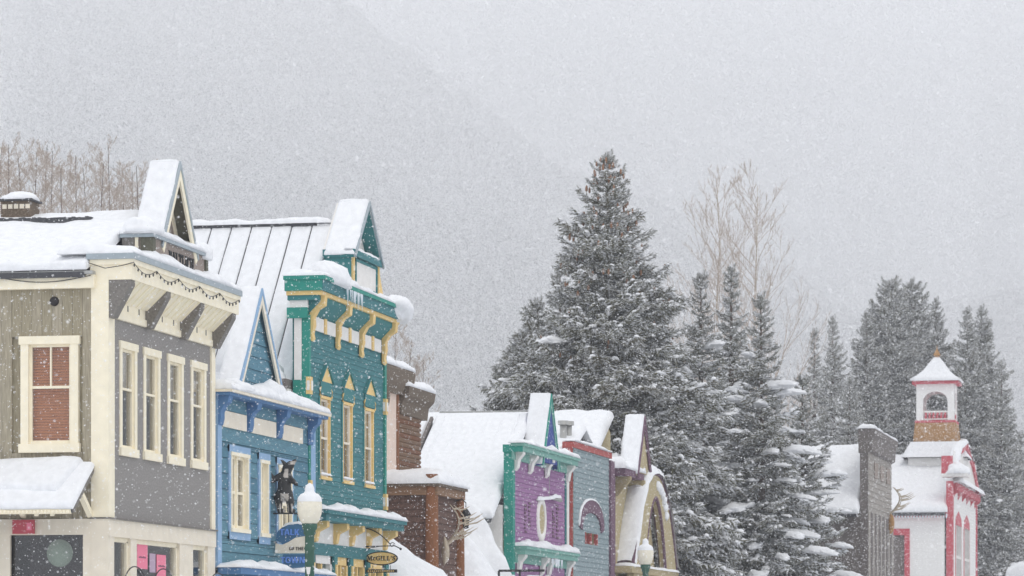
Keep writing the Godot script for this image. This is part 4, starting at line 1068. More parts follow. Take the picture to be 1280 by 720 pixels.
func town_hall():
	var b = building("town_hall", "white clapboard hall with red trim, snowy roof and open belfry", -14.5, 175.2)
	var s
	var W = 15.0
	X = Transform3D(SIDE, Vector3.ZERO)
	s = S(); wall(s, -12, -0.35, 0, 8.3, [[-3.6, 3.5, -2.25, 7.35]], 0.16, 0.02); put(s, "siding", M.clap_white, b)
	s = S(); bx(s, -3.85, 7.35, -0.02, -2.0, 7.65, 0.06); bx(s, -3.85, 3.3, -0.02, -3.6, 7.35, 0.05); bx(s, -2.25, 3.3, -0.02, -2.0, 7.35, 0.05); var dr = put(s, "door_surround", M.red, b)
	s = S(); bx(s, -3.6, 3.5, -0.16, -2.25, 7.35, -0.1); put(s, "dark_panel", M.barn_dark, dr)
	s = S(); bx(s, -12, 8.2, 0, -0.1, 8.45, 0.25); put(s, "eave_board", M.red, b)
	s = S(true)
	for i in 30:
		var rr = noise.get_noise_1d(i * 9.0) * 0.5 + 0.5
		mound(s, Vector3(-4.3 + i * 0.14, 8.24, 0.27), 0.05, 0.06 + 0.12 * rr, 0.03, i, 5, -1.0, 0.0)
	put(s, "hanging_ice", M.ice, b)
	X = Transform3D.IDENTITY
	s = S(); bx(s, -0.06, 0, -0.27, 0.55, 9.9, 0.04); put(s, "corner_board", M.red, b)
	s = S(); wall(s, 0.5, W, 0, 11.4, [[2.0, 3.0, 5.2, 7.9], [7.0, 3.0, 10.2, 7.9]], 0.16, 0.02); put(s, "front_siding", M.clap_white, b)
	s = S(); bx(s, W - 0.5, 0, -0.3, W + 0.05, 10, 0.06); put(s, "corner_board", M.red, b)
	for q in [[2.0, 5.2], [7.0, 10.2]]:
		var w = sub(b, "window")
		s = S(); bx(s, q[0] - 0.25, 2.8, -0.05, q[0], 7.9, 0.03); bx(s, q[1], 2.8, -0.05, q[1] + 0.25, 7.9, 0.03); prism(s, [Vector2(q[0] - 0.25, 7.9), Vector2(q[1] + 0.25, 7.9), Vector2(q[1], 8.25), Vector2((q[0] + q[1]) / 2, 8.6), Vector2(q[0], 8.25)], "w", -0.05, 0.03); put(s, "casing", M.red, w)
		s = S()
		for k in 4: bx(s, lerp(q[0], q[1] - 0.14, k / 3.0), 3.0, -0.1, lerp(q[0], q[1] - 0.14, k / 3.0) + 0.14, 7.9, 0.04)
		for v in [4.6, 6.3]: bx(s, q[0], v, -0.1, q[1], v + 0.12, 0.03)
		put(s, "sash", M.white, w)
		s = S(); bx(s, q[0], 3.0, -0.16, q[1], 7.9, -0.12); put(s, "pane", M.room, w)
	s = S(); bx(s, 0.5, 9.5, 0, W, 9.85, 0.22); put(s, "cornice", M.red, b)
	for k in 6:
		s = S(); prism(s, [Vector2(0, 9.1), Vector2(0.1, 9.3), Vector2(0.26, 9.4), Vector2(0.26, 9.5), Vector2(0, 9.5)], "u", 0.6 + k * 2.6, 0.85 + k * 2.6); put(s, "bracket", M.red, b)
	s = S(true); snow_strip(s, [Vector3(0.3, 9.85, 0.2), Vector3(W, 9.85, 0.2)], 0.28, 0.28, 11.0, 0.3); put(s, "snow", M.snow, b)
	s = S(); bx(s, -0.3, 10.1, -0.5, 1.2, 10.25, 0.75); put(s, "hood", M.white, b)
	s = S(true); mound(s, Vector3(0.4, 10.25, 0.15), 0.9, 0.6, 0.7, 4.0, 16, 0.0); put(s, "snow", M.snow, b)
	s = S(); bx(s, -0.05, 10.25, -0.5, 0.3, 11.1, 0.02); put(s, "parapet_side", M.red, b)
	s = S(); prism(s, [Vector2(0.3, 10.2), Vector2(W, 10.2), Vector2(W * 0.72, 11.2), Vector2(W * 0.45, 11.9), Vector2(W * 0.2, 11.5)], "w", -0.2, 0.1); put(s, "pediment", M.white, b)
	s = S()
	var pe = [Vector2(0.2, 10.4), Vector2(W * 0.2, 11.5), Vector2(W * 0.45, 11.95), Vector2(W * 0.72, 11.2), Vector2(W, 9.9)]
	for k in 4: bar(s, Vector3(pe[k].x, pe[k].y, 0.1), Vector3(pe[k + 1].x, pe[k + 1].y, 0.05), 0.25, 0.3)
	put(s, "pediment_edge", M.red, b)
	s = S(true); snow_strip(s, [Vector3(0.2, 10.5, 0), Vector3(W * 0.2, 11.62, 0), Vector3(W * 0.45, 12.08, 0), Vector3(W * 0.72, 11.33, 0)], 0.25, 0.22, 14.0, 0.3); put(s, "snow", M.snow, b)
	var r = sub(b, "roof")
	s = S(); slab(s, Vector3(-0.4, 8.4, -0.3), Vector3(-0.4, 8.4, -12), Vector3(7.5, 11.3, -12), Vector3(7.5, 11.3, -0.3), 0.15); slab(s, Vector3(15.4, 8.4, -0.3), Vector3(15.4, 8.4, -12), Vector3(7.5, 11.3, -12), Vector3(7.5, 11.3, -0.3), 0.15); put(s, "roof_slope", M.roofing, r)
	s = S(true); snow_quad(s, Vector3(-0.5, 8.4, -12), Vector3(-0.5, 8.4, -0.2), Vector3(7.5, 11.35, -0.2), Vector3(7.5, 11.35, -12), 0.3, 40, 24, 0.06, 0.25, 0.2, 95.0); put(s, "snow", M.snow, r)
	# belfry: centre x = -15.8, u = 182
	var t = sub(b, "belfry")
	var c = Vector3(6.8, 0, -1.3)
	s = S(); bx(s, c.x - 1.3, 10.0, c.z - 1.3, c.x + 1.3, 11.35, c.z + 1.2); put(s, "base", M.clap_white, t)
	s = S(); sqring(s, c, [[1.55, 11.3], [1.15, 12.05]]); put(s, "skirt_roof", M.roofing, t)
	s = S(true); sqring(s, c + Vector3(0, 0.03, 0), [[1.62, 11.3], [1.5, 11.5], [1.18, 12.08]]); put(s, "snow", M.snow, t)
	for k in 7:
		s = S(); var h0 = 12.0 + k * 0.15
		sqring(s, c, [[lerp(1.08, 0.98, k / 7.0) + 0.02, h0], [lerp(1.08, 0.98, (k + 1) / 7.0), h0 + 0.15]]); put(s, "shingle_course", M.cedar, t)
	s = S(); bx(s, c.x - 1.0, 13.05, c.z - 1.0, c.x + 1.0, 13.16, c.z + 1.0); put(s, "sill_band", M.red, t)
	var hw = 0.93
	for f in 4:
		X = Transform3D(Basis(Vector3.UP, f * PI / 2), c)
		var pts = [Vector2(-hw, 13.16), Vector2(-0.6, 13.16), Vector2(-0.6, 14.1)]
		for k in 11: var an = PI - PI * k / 10.0; pts.append(Vector2(cos(an) * 0.6, 14.1 + sin(an) * 0.48))
		pts += [Vector2(0.6, 13.16), Vector2(hw, 13.16), Vector2(hw, 14.95), Vector2(-hw, 14.95)]
		s = S(); prism(s, pts, "w", hw - 0.14, hw + 0.002 * f); put(s, "arch_wall", M.clap_white, t)
		s = S(); bx(s, -0.6, 13.55, hw - 0.1, 0.6, 13.64, hw - 0.03); bx(s, -0.6, 13.2, hw - 0.1, 0.6, 13.26, hw - 0.03); put(s, "rail", M.white, t)
		for k in 6:
			s = S(); bx(s, -0.52 + k * 0.19, 13.26, hw - 0.09, -0.42 + k * 0.19, 13.55, hw - 0.04); put(s, "baluster", M.red, t)
	X = Transform3D.IDENTITY
	s = S(); bx(s, c.x - 1.13, 14.95, c.z - 1.13, c.x + 1.13, 15.1, c.z + 1.13); put(s, "eave", M.red, t)
	s = S(true); sqring(s, c, [[1.2, 15.1], [1.22, 15.2], [0.95, 15.36], [0.62, 15.66], [0.38, 16.0], [0.16, 16.3], [0.05, 16.36]]); put(s, "snow", M.snow, t)
	s = S(); sqring(s, c, [[0.15, 16.2], [0.1, 16.4], [0.17, 16.42], [0.09, 16.6], [0.03, 16.72], [0.0, 16.95]]); put(s, "finial", M.cedar, t)

func sqring(s, c, prof):
	for i in prof.size() - 1:
		for k in 4:
			var q = []
			for e in [[i, k], [i, k + 1], [i + 1, k + 1], [i + 1, k]]:
				var a = PI / 4 + PI / 2 * e[1]
				q.append(c + Vector3(cos(a) * 1.41421 * prof[e[0]][0], prof[e[0]][1], sin(a) * 1.41421 * prof[e[0]][0]))
			var n = 5
			for j in n:
				qd(s, q[0].lerp(q[1], float(j) / n), q[0].lerp(q[1], float(j + 1) / n), q[3].lerp(q[2], float(j + 1) / n), q[3].lerp(q[2], float(j) / n))

# ================================================================ street furniture
func street_lamp(at, label, mark):
	var l = thing("street_lamp", label, "street lamp", at, 0.0, "lamps along the kerb")
	var s = S(true)
	lathe(s, Vector3.ZERO, [Vector2(0.24, 0), Vector2(0.24, 0.15), Vector2(0.18, 0.3), Vector2(0.16, 0.8), Vector2(0.1, 0.95), Vector2(0.085, 1.2), Vector2(0.08, 3.4), Vector2(0.1, 3.44), Vector2(0.08, 3.48), Vector2(0.08, 3.66), Vector2(0.11, 3.7), Vector2(0.1, 3.74), Vector2(0.13, 3.78), Vector2(0.135, 3.86), Vector2(0.1, 3.88), Vector2(0, 3.88)], 16)
	put(s, "post", M.post_green, l)
	s = S(true); lathe(s, Vector3.ZERO, [Vector2(0.12, 3.86), Vector2(0.165, 3.91), Vector2(0.205, 4.03), Vector2(0.218, 4.15), Vector2(0.208, 4.26), Vector2(0.165, 4.33), Vector2(0.16, 4.345), Vector2(0.1, 4.37), Vector2(0.075, 4.4), Vector2(0.08, 4.44), Vector2(0.065, 4.49), Vector2(0.025, 4.515), Vector2(0.018, 4.55), Vector2(0.0, 4.56)], 24); put(s, "globe", M.globe, l)
	s = S(true); lathe(s, Vector3(0, 0.012, 0), [Vector2(0.215, 4.225), Vector2(0.2, 4.3), Vector2(0.155, 4.355), Vector2(0.1, 4.38), Vector2(0.08, 4.41), Vector2(0.084, 4.45), Vector2(0.06, 4.51), Vector2(0.0, 4.555)], 20); put(s, "snow", M.snow, l)
	if mark:
		s = S(); prism(s, [Vector2(-0.04, 3.12), Vector2(-0.025, 3.0), Vector2(0.025, 3.0), Vector2(0.04, 3.12)], "w", 0.082, 0.088); bx(s, -0.006, 2.92, 0.082, 0.006, 3.0, 0.088); bx(s, -0.03, 2.91, 0.082, 0.03, 2.925, 0.088); put(s, "emblem", M.white, l)

func oval(u, v, ru, rv, n = 28):
	var p = []
	for i in n: p.append(Vector2(u + cos(TAU * i / n) * ru, v + sin(TAU * i / n) * rv))
	return p

func hanging_signs():
	var s
	# sign of the blue shop: in the plane z = 0 of a node turned to face back along the street
	var g = thing("hanging_sign", "blue and white cloud-shaped hanging sign below the black animal statue", "sign", Vector3(-19.06, 0, -71.4), 0.0)
	var top = []
	for q in [[-0.36, 3.93], [-0.33, 4.08], [-0.24, 4.17], [-0.1, 4.24], [0.1, 4.26], [0.26, 4.22], [0.34, 4.1], [0.36, 3.98], [0.1, 3.96], [-0.1, 3.88], [-0.22, 3.84]]: top.append(Vector2(q[0], q[1]))
	s = S(); prism(s, top, "w", -0.04, 0.04); put(s, "upper_board", M.sign_blue, g)
	var mid = []
	for q in [[-0.37, 3.66], [-0.36, 3.86], [-0.22, 3.83], [-0.1, 3.88], [0.05, 3.97], [0.25, 4.0], [0.36, 3.92], [0.38, 3.8], [0.34, 3.66]]: mid.append(Vector2(q[0], q[1]))
	s = S(); prism(s, mid, "w", -0.05, 0.05); put(s, "white_band", M.beige, g)
	var low = []
	for q in [[-0.2, 3.64], [-0.24, 3.54], [-0.2, 3.42], [0.0, 3.36], [0.3, 3.38], [0.34, 3.5], [0.34, 3.64]]: low.append(Vector2(q[0], q[1]))
	s = S(); prism(s, low, "w", -0.04, 0.04); put(s, "lower_board", M.sign_blue, g)
	text(g, "TALK", 0.17, 0.03, M.letter_blue, Transform3D(Basis(), Vector3(-0.07, 4.08, 0.05)), "lettering", false, 900)
	text(g, "OF THE", 0.09, 0.015, M.black, Transform3D(Basis(), Vector3(0.07, 3.75, 0.055)), "lettering", false)
	text(g, "TOWN", 0.17, 0.03, M.letter_blue, Transform3D(Basis(), Vector3(0.0, 3.52, 0.05)), "lettering", false, 900)
	s = S(true); snow_strip(s, [Vector3(-0.24, 4.17, 0), Vector3(-0.1, 4.24, 0), Vector3(0.1, 4.26, 0), Vector3(0.26, 4.22, 0)], 0.05, 0.045, 5.0, 0.06); put(s, "snow", M.snow, g)
	s = S(); bar(s, Vector3(-0.55, 4.46, 0), Vector3(0.1, 4.46, 0), 0.04, 0.03); bar(s, Vector3(-0.1, 4.46, 0), Vector3(-0.1, 4.2, 0), 0.015, 0.015); bar(s, Vector3(0.08, 4.46, 0), Vector3(0.08, 4.2, 0), 0.015, 0.015); put(s, "support_bar", M.iron, g)
	animal_statue()
	# sign of the teal shop
	var m = thing("hanging_sign", "gold oval hanging sign on a scrolled iron arm beside the teal shop", "sign", Vector3(-19.08, 0, -79.0), 0.0)
	s = S(); prism(s, oval(0.0, 3.755, 0.37, 0.155), "w", -0.02, 0.02); put(s, "rim", M.black, m)
	s = S(); prism(s, oval(0.0, 3.755, 0.34, 0.13), "w", -0.028, 0.028); put(s, "oval_board", M.ochre, m)
	text(m, "McGILL'S", 0.135, 0.01, M.black, Transform3D(Basis(), Vector3(0.0, 3.755, 0.034)))
	s = S(); bx(s, -0.35, 3.44, -0.02, 0.35, 3.51, 0.02); put(s, "lower_board", M.black, m)
	s = S()
	for k in 13: bx(s, -0.31 + k * 0.047, 3.462, 0.02, -0.31 + k * 0.047 + 0.03, 3.488, 0.023)
	put(s, "print", M.ochre, m)
	s = S(); bar(s, Vector3(-0.2, 3.6, 0), Vector3(-0.2, 3.5, 0), 0.01, 0.01); bar(s, Vector3(0.2, 3.6, 0), Vector3(0.2, 3.5, 0), 0.01, 0.01); put(s, "link", M.iron, m)
	s = S(true)
	tube(s, [Vector3(-0.42, 4.02, 0), Vector3(0.3, 4.03, 0), Vector3(0.42, 3.97, 0)], 0.013, 6)
	var arc = []
	for i in 11: var t = i / 10.0; arc.append(Vector3(lerp(-0.42, 0.2, t), 4.42 - 0.36 * t * t, 0))
	tube(s, arc, 0.012, 6)
	arc = []
	for i in 14: var t = i / 13.0 * TAU * 1.1; arc.append(Vector3(0.24 + cos(t) * 0.05 * (1.2 - t / 9), 4.05 + sin(t) * 0.05 * (1.2 - t / 9), 0))
	tube(s, arc, 0.009, 5)
	tube(s, [Vector3(-0.4, 4.46, 0), Vector3(-0.4, 3.85, 0)], 0.014, 6)
	tube(s, [Vector3(-0.4, 3.9, 0), Vector3(-0.25, 3.99, 0), Vector3(-0.05, 4.02, 0)], 0.01, 5)
	put(s, "iron_arm", M.iron, m)
	s = S(true); mound(s, Vector3(0.43, 3.96, 0), 0.028, 0.028, 0.028, 1.0, 8, -1.0, 0); mound(s, Vector3(-0.4, 4.47, 0), 0.04, 0.05, 0.04, 1.0, 8, -1.0, 0); put(s, "finial", M.iron, m)

# upright animal figure, one continuous surface from joined tapered limbs
func animal_statue():
	var st = thing("animal_statue", "black upright animal statue with pale muzzle dancing on the sign bar", "statue", Vector3(-19.25, 4.475, -71.4), 0.0)
	var bones = [
		[Vector3(0.0, 0.34, 0), 0.13, Vector3(0.0, 0.62, 0), 0.11], [Vector3(0.0, 0.62, 0), 0.11, Vector3(0.05, 0.76, 0), 0.075],
		[Vector3(0.06, 0.8, 0), 0.09, Vector3(0.1, 0.84, 0), 0.075], [Vector3(0.1, 0.84, 0), 0.06, Vector3(0.2, 0.93, 0), 0.028],
		[Vector3(0.02, 0.86, 0.05), 0.03, Vector3(-0.05, 0.95, 0.06), 0.01], [Vector3(0.02, 0.86, -0.05), 0.03, Vector3(-0.05, 0.95, -0.06), 0.01],
		[Vector3(-0.05, 0.66, 0.06), 0.06, Vector3(-0.19, 0.58, 0.1), 0.045], [Vector3(-0.19, 0.58, 0.1), 0.045, Vector3(-0.24, 0.72, 0.12), 0.035],
		[Vector3(0.07, 0.65, -0.04), 0.055, Vector3(0.17, 0.56, 0.06), 0.042], [Vector3(0.17, 0.56, 0.06), 0.042, Vector3(0.25, 0.5, 0.08), 0.03],
		[Vector3(-0.06, 0.32, 0.02), 0.1, Vector3(-0.1, 0.18, 0.03), 0.065], [Vector3(-0.1, 0.18, 0.03), 0.06, Vector3(-0.08, 0.04, 0.02), 0.045], [Vector3(-0.08, 0.04, 0.02), 0.04, Vector3(0.0, 0.03, 0.05), 0.03],
		[Vector3(0.06, 0.32, 0.0), 0.1, Vector3(0.12, 0.18, 0.02), 0.065], [Vector3(0.12, 0.18, 0.02), 0.06, Vector3(0.1, 0.04, 0.0), 0.045], [Vector3(0.1, 0.04, 0.0), 0.04, Vector3(0.19, 0.03, 0.03), 0.03],
		[Vector3(-0.09, 0.34, -0.06), 0.05, Vector3(-0.2, 0.28, -0.1), 0.05], [Vector3(-0.2, 0.28, -0.1), 0.05, Vector3(-0.24, 0.36, -0.12), 0.025]]
	var h = 0.016
	var lo = Vector3(-0.34, -0.02, -0.24); var n = Vector3i(40, 64, 28)
	var val = PackedFloat32Array(); val.resize(n.x * n.y * n.z); val.fill(1.0)
	for bn in bones:
		var a: Vector3 = bn[0]; var c: Vector3 = bn[2]
		var mx = max(bn[1], bn[3]) + 0.06
		var i0 = ((a.min(c) - Vector3.ONE * mx - lo) / h).floor(); var i1 = ((a.max(c) + Vector3.ONE * mx - lo) / h).ceil()
		var ac = c - a; var l2 = ac.length_squared()
		for z in range(max(0, i0.z), min(n.z, i1.z + 1)):
			for y in range(max(0, i0.y), min(n.y, i1.y + 1)):
				for x in range(max(0, i0.x), min(n.x, i1.x + 1)):
					var p = lo + Vector3(x, y, z) * h
					var t: float = clamp((p - a).dot(ac) / l2, 0, 1)
					var d: float = (p - a - ac * t).length() - lerp(bn[1], bn[3], t) - 0.012 * noise.get_noise_3d(p.x * 60, p.y * 60, p.z * 60)
					var k = (z * n.y + y) * n.x + x
					var o = val[k]
					var hh: float = max(0.035 - abs(d - o), 0.0) / 0.035
					val[k] = min(d, o) - hh * hh * 0.035 * 0.25
	var cell = {}
	var s = S(true)
	var at = func(x, y, z): return val[(z * n.y + y) * n.x + x]
	var cols = {}
	for z in n.z - 1:
		for y in n.y - 1:
			for x in n.x - 1:
				var sum = Vector3.ZERO; var cnt = 0
				var v = []
				for k in 8: v.append(at.call(x + (k & 1), y + ((k >> 1) & 1), z + (k >> 2)))
				for e in [[0, 1], [2, 3], [4, 5], [6, 7], [0, 2], [1, 3], [4, 6], [5, 7], [0, 4], [1, 5], [2, 6], [3, 7]]:
					var a: float = v[e[0]]; var c: float = v[e[1]]
					if (a < 0) != (c < 0):
						var t: float = a / (a - c)
						var pa = Vector3(e[0] & 1, (e[0] >> 1) & 1, e[0] >> 2); var pc = Vector3(e[1] & 1, (e[1] >> 1) & 1, e[1] >> 2)
						sum += pa.lerp(pc, t); cnt += 1
				if cnt: cell[Vector3i(x, y, z)] = lo + (Vector3(x, y, z) + sum / cnt) * h
	var vert = func(p):
		var pale: bool = (p.z > 0.0 and p.x > 0.02 and p.x < 0.09 and p.y > 0.62 and p.y < 0.78) or (p.x > 0.13 and p.y > 0.86 and p.y < 0.92) or (p.z > 0.03 and abs(p.x - 0.03) < 0.07 and p.y > 0.2 and p.y < 0.34) or (p.z > 0.02 and p.y < 0.16 and fposmod(p.x * 14, 1.0) < 0.35)
		s.set_color(Color(0.55, 0.5, 0.45) if pale else Color(0.022, 0.021, 0.022))
		s.add_vertex(X * p)
	for q in cell:
		for ax in 3:
			var d = Vector3i.ZERO; d[ax] = 1
			var u = Vector3i.ZERO; u[(ax + 1) % 3] = 1
			var w = Vector3i.ZERO; w[(ax + 2) % 3] = 1
			var e: Vector3i = q + d
			if (at.call(q.x, q.y, q.z) < 0) != (at.call(e.x, e.y, e.z) < 0) and cell.has(q - u) and cell.has(q - w) and cell.has(q - u - w):
				var f = [cell[q], cell[q - u], cell[q - u - w], cell[q - w]]
				for k in [0, 1, 2, 0, 2, 3]: vert.call(f[k])
	var m = StandardMaterial3D.new()
	m.vertex_color_use_as_albedo = true
	m.roughness = 0.55
	put(s, "figure", m, st)
	st.scale = Vector3.ONE * 1.12
	var sn = S(true); mound(sn, Vector3(-0.02, 0.86, 0.0), 0.07, 0.03, 0.05, 2.0, 10, 0.0); put(sn, "snow", M.snow, st)

# ================================================================ trees
func sliver(s, a, b, w):    # three-sided spike: a tuft of needles along a twig
	var d: Vector3 = b - a
	var p: Vector3 = d.cross(Vector3(0.13, 1, 0.21)).normalized() * w
	var q: Vector3 = p.cross(d).normalized() * w
	var r = [a + p, a - p * 0.5 + q * 0.87, a - p * 0.5 - q * 0.87]
	for k in 3: tri(s, r[k], r[(k + 1) % 3], b)
	tri(s, r[0], r[2], r[1])

# one spruce bough of length 1 along +x: needles and the snow lying on it
func bough(seed_, snow_p, lump, plaster):
	var rng = RandomNumberGenerator.new(); rng.seed = seed_
	var s = S(); var t = S(true)
	var at = func(k): return Vector3(k, -0.16 * k + 0.2 * k * k * k + 0.02 * sin(k * 7.0 + seed_), 0.04 * sin(k * 5.0 + seed_))
	for i in 8: sliver(s, at.call(i / 8.0), at.call((i + 1.6) / 8.0), 0.022)
	var n = 15
	for i in n:
		for sd in [-1.0, 1.0]:
			var k: float = lerp(0.12, 0.98, (i + 0.5 * rng.randf()) / n)
			var a: Vector3 = at.call(k)
			var l: float = (0.34 * pow(1.0 - k, 0.75) + 0.09) * rng.randf_range(0.75, 1.2)
			var dir = Vector3(rng.randf_range(0.55, 1.0), rng.randf_range(-0.32, 0.12), sd * rng.randf_range(0.7, 1.1)).normalized()
			var b: Vector3 = a + dir * l
			sliver(s, a, b, 0.02)
			var m = 3 + int(l * 9)
			for j in m:
				var c: Vector3 = a.lerp(b, (j + 0.6) / m)
				var dd = (dir + Vector3(rng.randf_range(-0.7, 0.7), rng.randf_range(-0.75, 0.3), rng.randf_range(-0.8, 0.8))).normalized()
				var e: Vector3 = c + dd * rng.randf_range(0.07, 0.14)
				sliver(t if rng.randf() < plaster else s, c, e, 0.017)
				if rng.randf() < snow_p:
					sliver(t, c + Vector3(0, 0.012, 0), e.lerp(c, 0.1) + Vector3(0, 0.018, 0), 0.0125)
			if rng.randf() < snow_p * 1.2:
				var u0 = rng.randf_range(0.0, 0.3)
				sliver(t, a.lerp(b, u0) + Vector3(0, 0.018, 0), b + Vector3(0, 0.015, 0), 0.02)
			if rng.randf() < lump:
				mound(t, a.lerp(b, rng.randf_range(0.2, 0.8)) + Vector3(0, 0.02, 0), rng.randf_range(0.04, 0.09), rng.randf_range(0.018, 0.035), rng.randf_range(0.035, 0.075), rng.randf() * 50, 7, -0.3, 0.4)
	if lump > 0:
		for i in int(lump * 14):
			var k = rng.randf_range(0.35, 0.95)
			mound(t, at.call(k) + Vector3(0, 0.02, rng.randf_range(-0.1, 0.1)), rng.randf_range(0.07, 0.13), rng.randf_range(0.03, 0.055), rng.randf_range(0.05, 0.1), rng.randf() * 50, 8, -0.3, 0.4)
	s.generate_normals(); t.generate_normals()
	return [s.commit(), t.commit()]

var boughs = {}
var cone_mesh: ArrayMesh
var lump_mesh: ArrayMesh

func multi(parent, called, mesh, m, xfs):
	var mm = MultiMesh.new()
	mm.transform_format = MultiMesh.TRANSFORM_3D
	mm.mesh = mesh
	mm.instance_count = xfs.size()
	for i in xfs.size(): mm.set_instance_transform(i, xfs[i])
	var o = MultiMeshInstance3D.new()
	o.multimesh = mm
	o.material_override = m
	o.name = called
	parent.add_child(o, true)
	o.set_meta("kind", "stuff")
	return o

# spruce with its tip at pixel direction: placed by metres; h = height, r = reach of the lowest boughs
func spruce(at, h, r, label, o = {}):
	var rng = RandomNumberGenerator.new(); rng.seed = o.get("seed", 1)
	var t = thing("spruce_tree", label, "tree", at, 0.0, o.get("group", "snowy spruces behind the shops"))
	var s = S(true)
	tube(s, [Vector3.ZERO, Vector3(0, h * 0.5, 0), Vector3(0, h * 0.98, 0)], [h * 0.018, h * 0.011, 0.015], 8)
	put(s, "trunk", M.bark, t)
	var kind = o.get("kind", "dusted")
	var sets = [[], [], []]
	var y: float = o.get("from", 0.06) * h
	var cones = []
	var lumps = []
	var shape: float = o.get("shape", 0.85)
	while y < h * 0.985:
		var k: float = (y / h)
		var bulge: float = 1.0 + 0.12 * noise.get_noise_2d(y * 3.0, o.get("seed", 1) * 17.0)
		var rr: float = r * pow(1.0 - k, shape) * bulge + 0.12
		var nb = int(clamp(5 + rr * 1.5, 5, 9))
		var ph = rng.randf() * TAU
		for i in nb:
			var az = ph + TAU * i / nb + rng.randf_range(-0.25, 0.25)
			var l = rr * rng.randf_range(0.68, 1.12) * (1.0 + 0.4 * noise.get_noise_2d(az * 1.5 + o.get("seed", 1) * 3.0, y * 0.9))
			if rng.randf() < 0.07: l *= 1.18
			var tilt: float = lerp(-0.28, 0.75, pow(k, 1.6)) + rng.randf_range(-0.16, 0.14)
			var bs = Basis(Vector3.UP, az) * Basis(Vector3(0, 0, 1), tilt) * Basis(Vector3.RIGHT, rng.randf_range(-0.35, 0.35))
			var root = Vector3(0, y + rng.randf_range(-0.1, 0.1), 0)
			var m = int(clamp(l / 0.75, 1, 4))
			for q in m:
				var st: float = float(q) / (m + 0.35)
				var sl: float = max(l * (1.0 - st) if q == m - 1 else l * 0.62 * (1.0 - 0.5 * st), 0.35)
				for e in (1 if m == 1 else 2):
					var b2 = Basis(Vector3.UP, az + (0.0 if q == m - 1 and e == 0 else rng.randf_range(-0.6, 0.6))) * Basis(Vector3(0, 0, 1), tilt - 0.12 * st + rng.randf_range(-0.3, 0.12)) * Basis(Vector3.RIGHT, rng.randf_range(-0.5, 0.5))
					sets[rng.randi() % 3].append(Transform3D(b2.scaled_local(Vector3(sl, max(sl, 0.5), max(sl * 0.95, 0.4))), root + bs * Vector3(l * st, -0.14 * l * st, 0)))
			if rng.randf() < ({"heavy": 1.15, "dusted": 0.3, "far": 0.1}[kind]) * clamp(1.05 - 1.2 * k, 0.0, 1.0):
				var sz: float = rng.randf_range(0.13, 0.38) * (1.0 if kind == "heavy" else 0.8)
				lumps.append(Transform3D((Basis(Vector3.UP, az) * Basis(Vector3(0, 0, 1), tilt * 0.7 - 0.15)).scaled_local(Vector3(sz * rng.randf_range(1.0, 2.0), sz * rng.randf_range(0.4, 0.7), sz)), root + bs * Vector3(l * rng.randf_range(0.5, 0.95), 0.02, 0)))
			if o.get("cones", false) and k > 0.62 and rng.randf() < 0.75:
				for c in 2:
					var q: Vector3 = Vector3(0, y, 0) + bs * Vector3(l * rng.randf_range(0.55, 0.95), -0.1 * l, rng.randf_range(-0.15, 0.15))
					cones.append(Transform3D(Basis(Vector3.UP, az).scaled(Vector3.ONE * rng.randf_range(0.8, 1.3)), q))
		y += lerp(0.5, 0.22, k) * o.get("gap", 1.0)
	# leader
	for i in 4: sets[i % 3].append(Transform3D((Basis(Vector3.UP, i * 1.6) * Basis(Vector3(0, 0, 1), 1.35)).scaled_local(Vector3.ONE * (0.55 - 0.06 * i)), Vector3(0, h - 0.45, 0)))
	for i in 3:
		multi(t, "crown", boughs[kind][i][0], M.needles if i != 1 else M.needles_b, sets[i])
		multi(t, "snow", boughs[kind][i][1], M.snow, sets[i])
	if lumps.size(): multi(t, "snow", lump_mesh, M.snow, lumps)
	if cones.size(): multi(t, "cones", cone_mesh, M.cone, cones)
	return t

# leafless tree
func limb(s, rng, a, dir, l, r, depth, up, spread, nside):
	var pts = [a]; var rr = [r]
	var d: Vector3 = dir
	var n = 3 if depth > 0 else 2
	for i in n:
		d = (d + Vector3(rng.randf_range(-1, 1), rng.randf_range(-0.4, 1) * up, rng.randf_range(-1, 1)) * 0.22).normalized()
		pts.append(pts[-1] + d * l / n)
		rr.append(lerp(r, max(r * 0.35, 0.004), (i + 1.0) / n))
	tube(s, pts, rr, 3 if depth < 2 else 5, false)
	if depth <= 0: return
	for k in nside:
		var t: float = lerp(0.2, 1.0, (k + rng.randf()) / nside)
		var i: int = min(int(t * n), n - 1)
		var p: Vector3 = pts[i].lerp(pts[i + 1], t * n - i)
		var side = Vector3(rng.randf_range(-1, 1), rng.randf_range(-0.1, 0.5), rng.randf_range(-1, 1)).normalized()
		var nd: Vector3 = (d + side * spread + Vector3.UP * up * 0.4).normalized()
		limb(s, rng, p, nd, l * rng.randf_range(0.42, 0.62) * (1.15 - 0.5 * t), max(lerp(rr[i], rr[i + 1], 0.5) * 0.6, 0.0065), depth - 1, up, spread, nside)

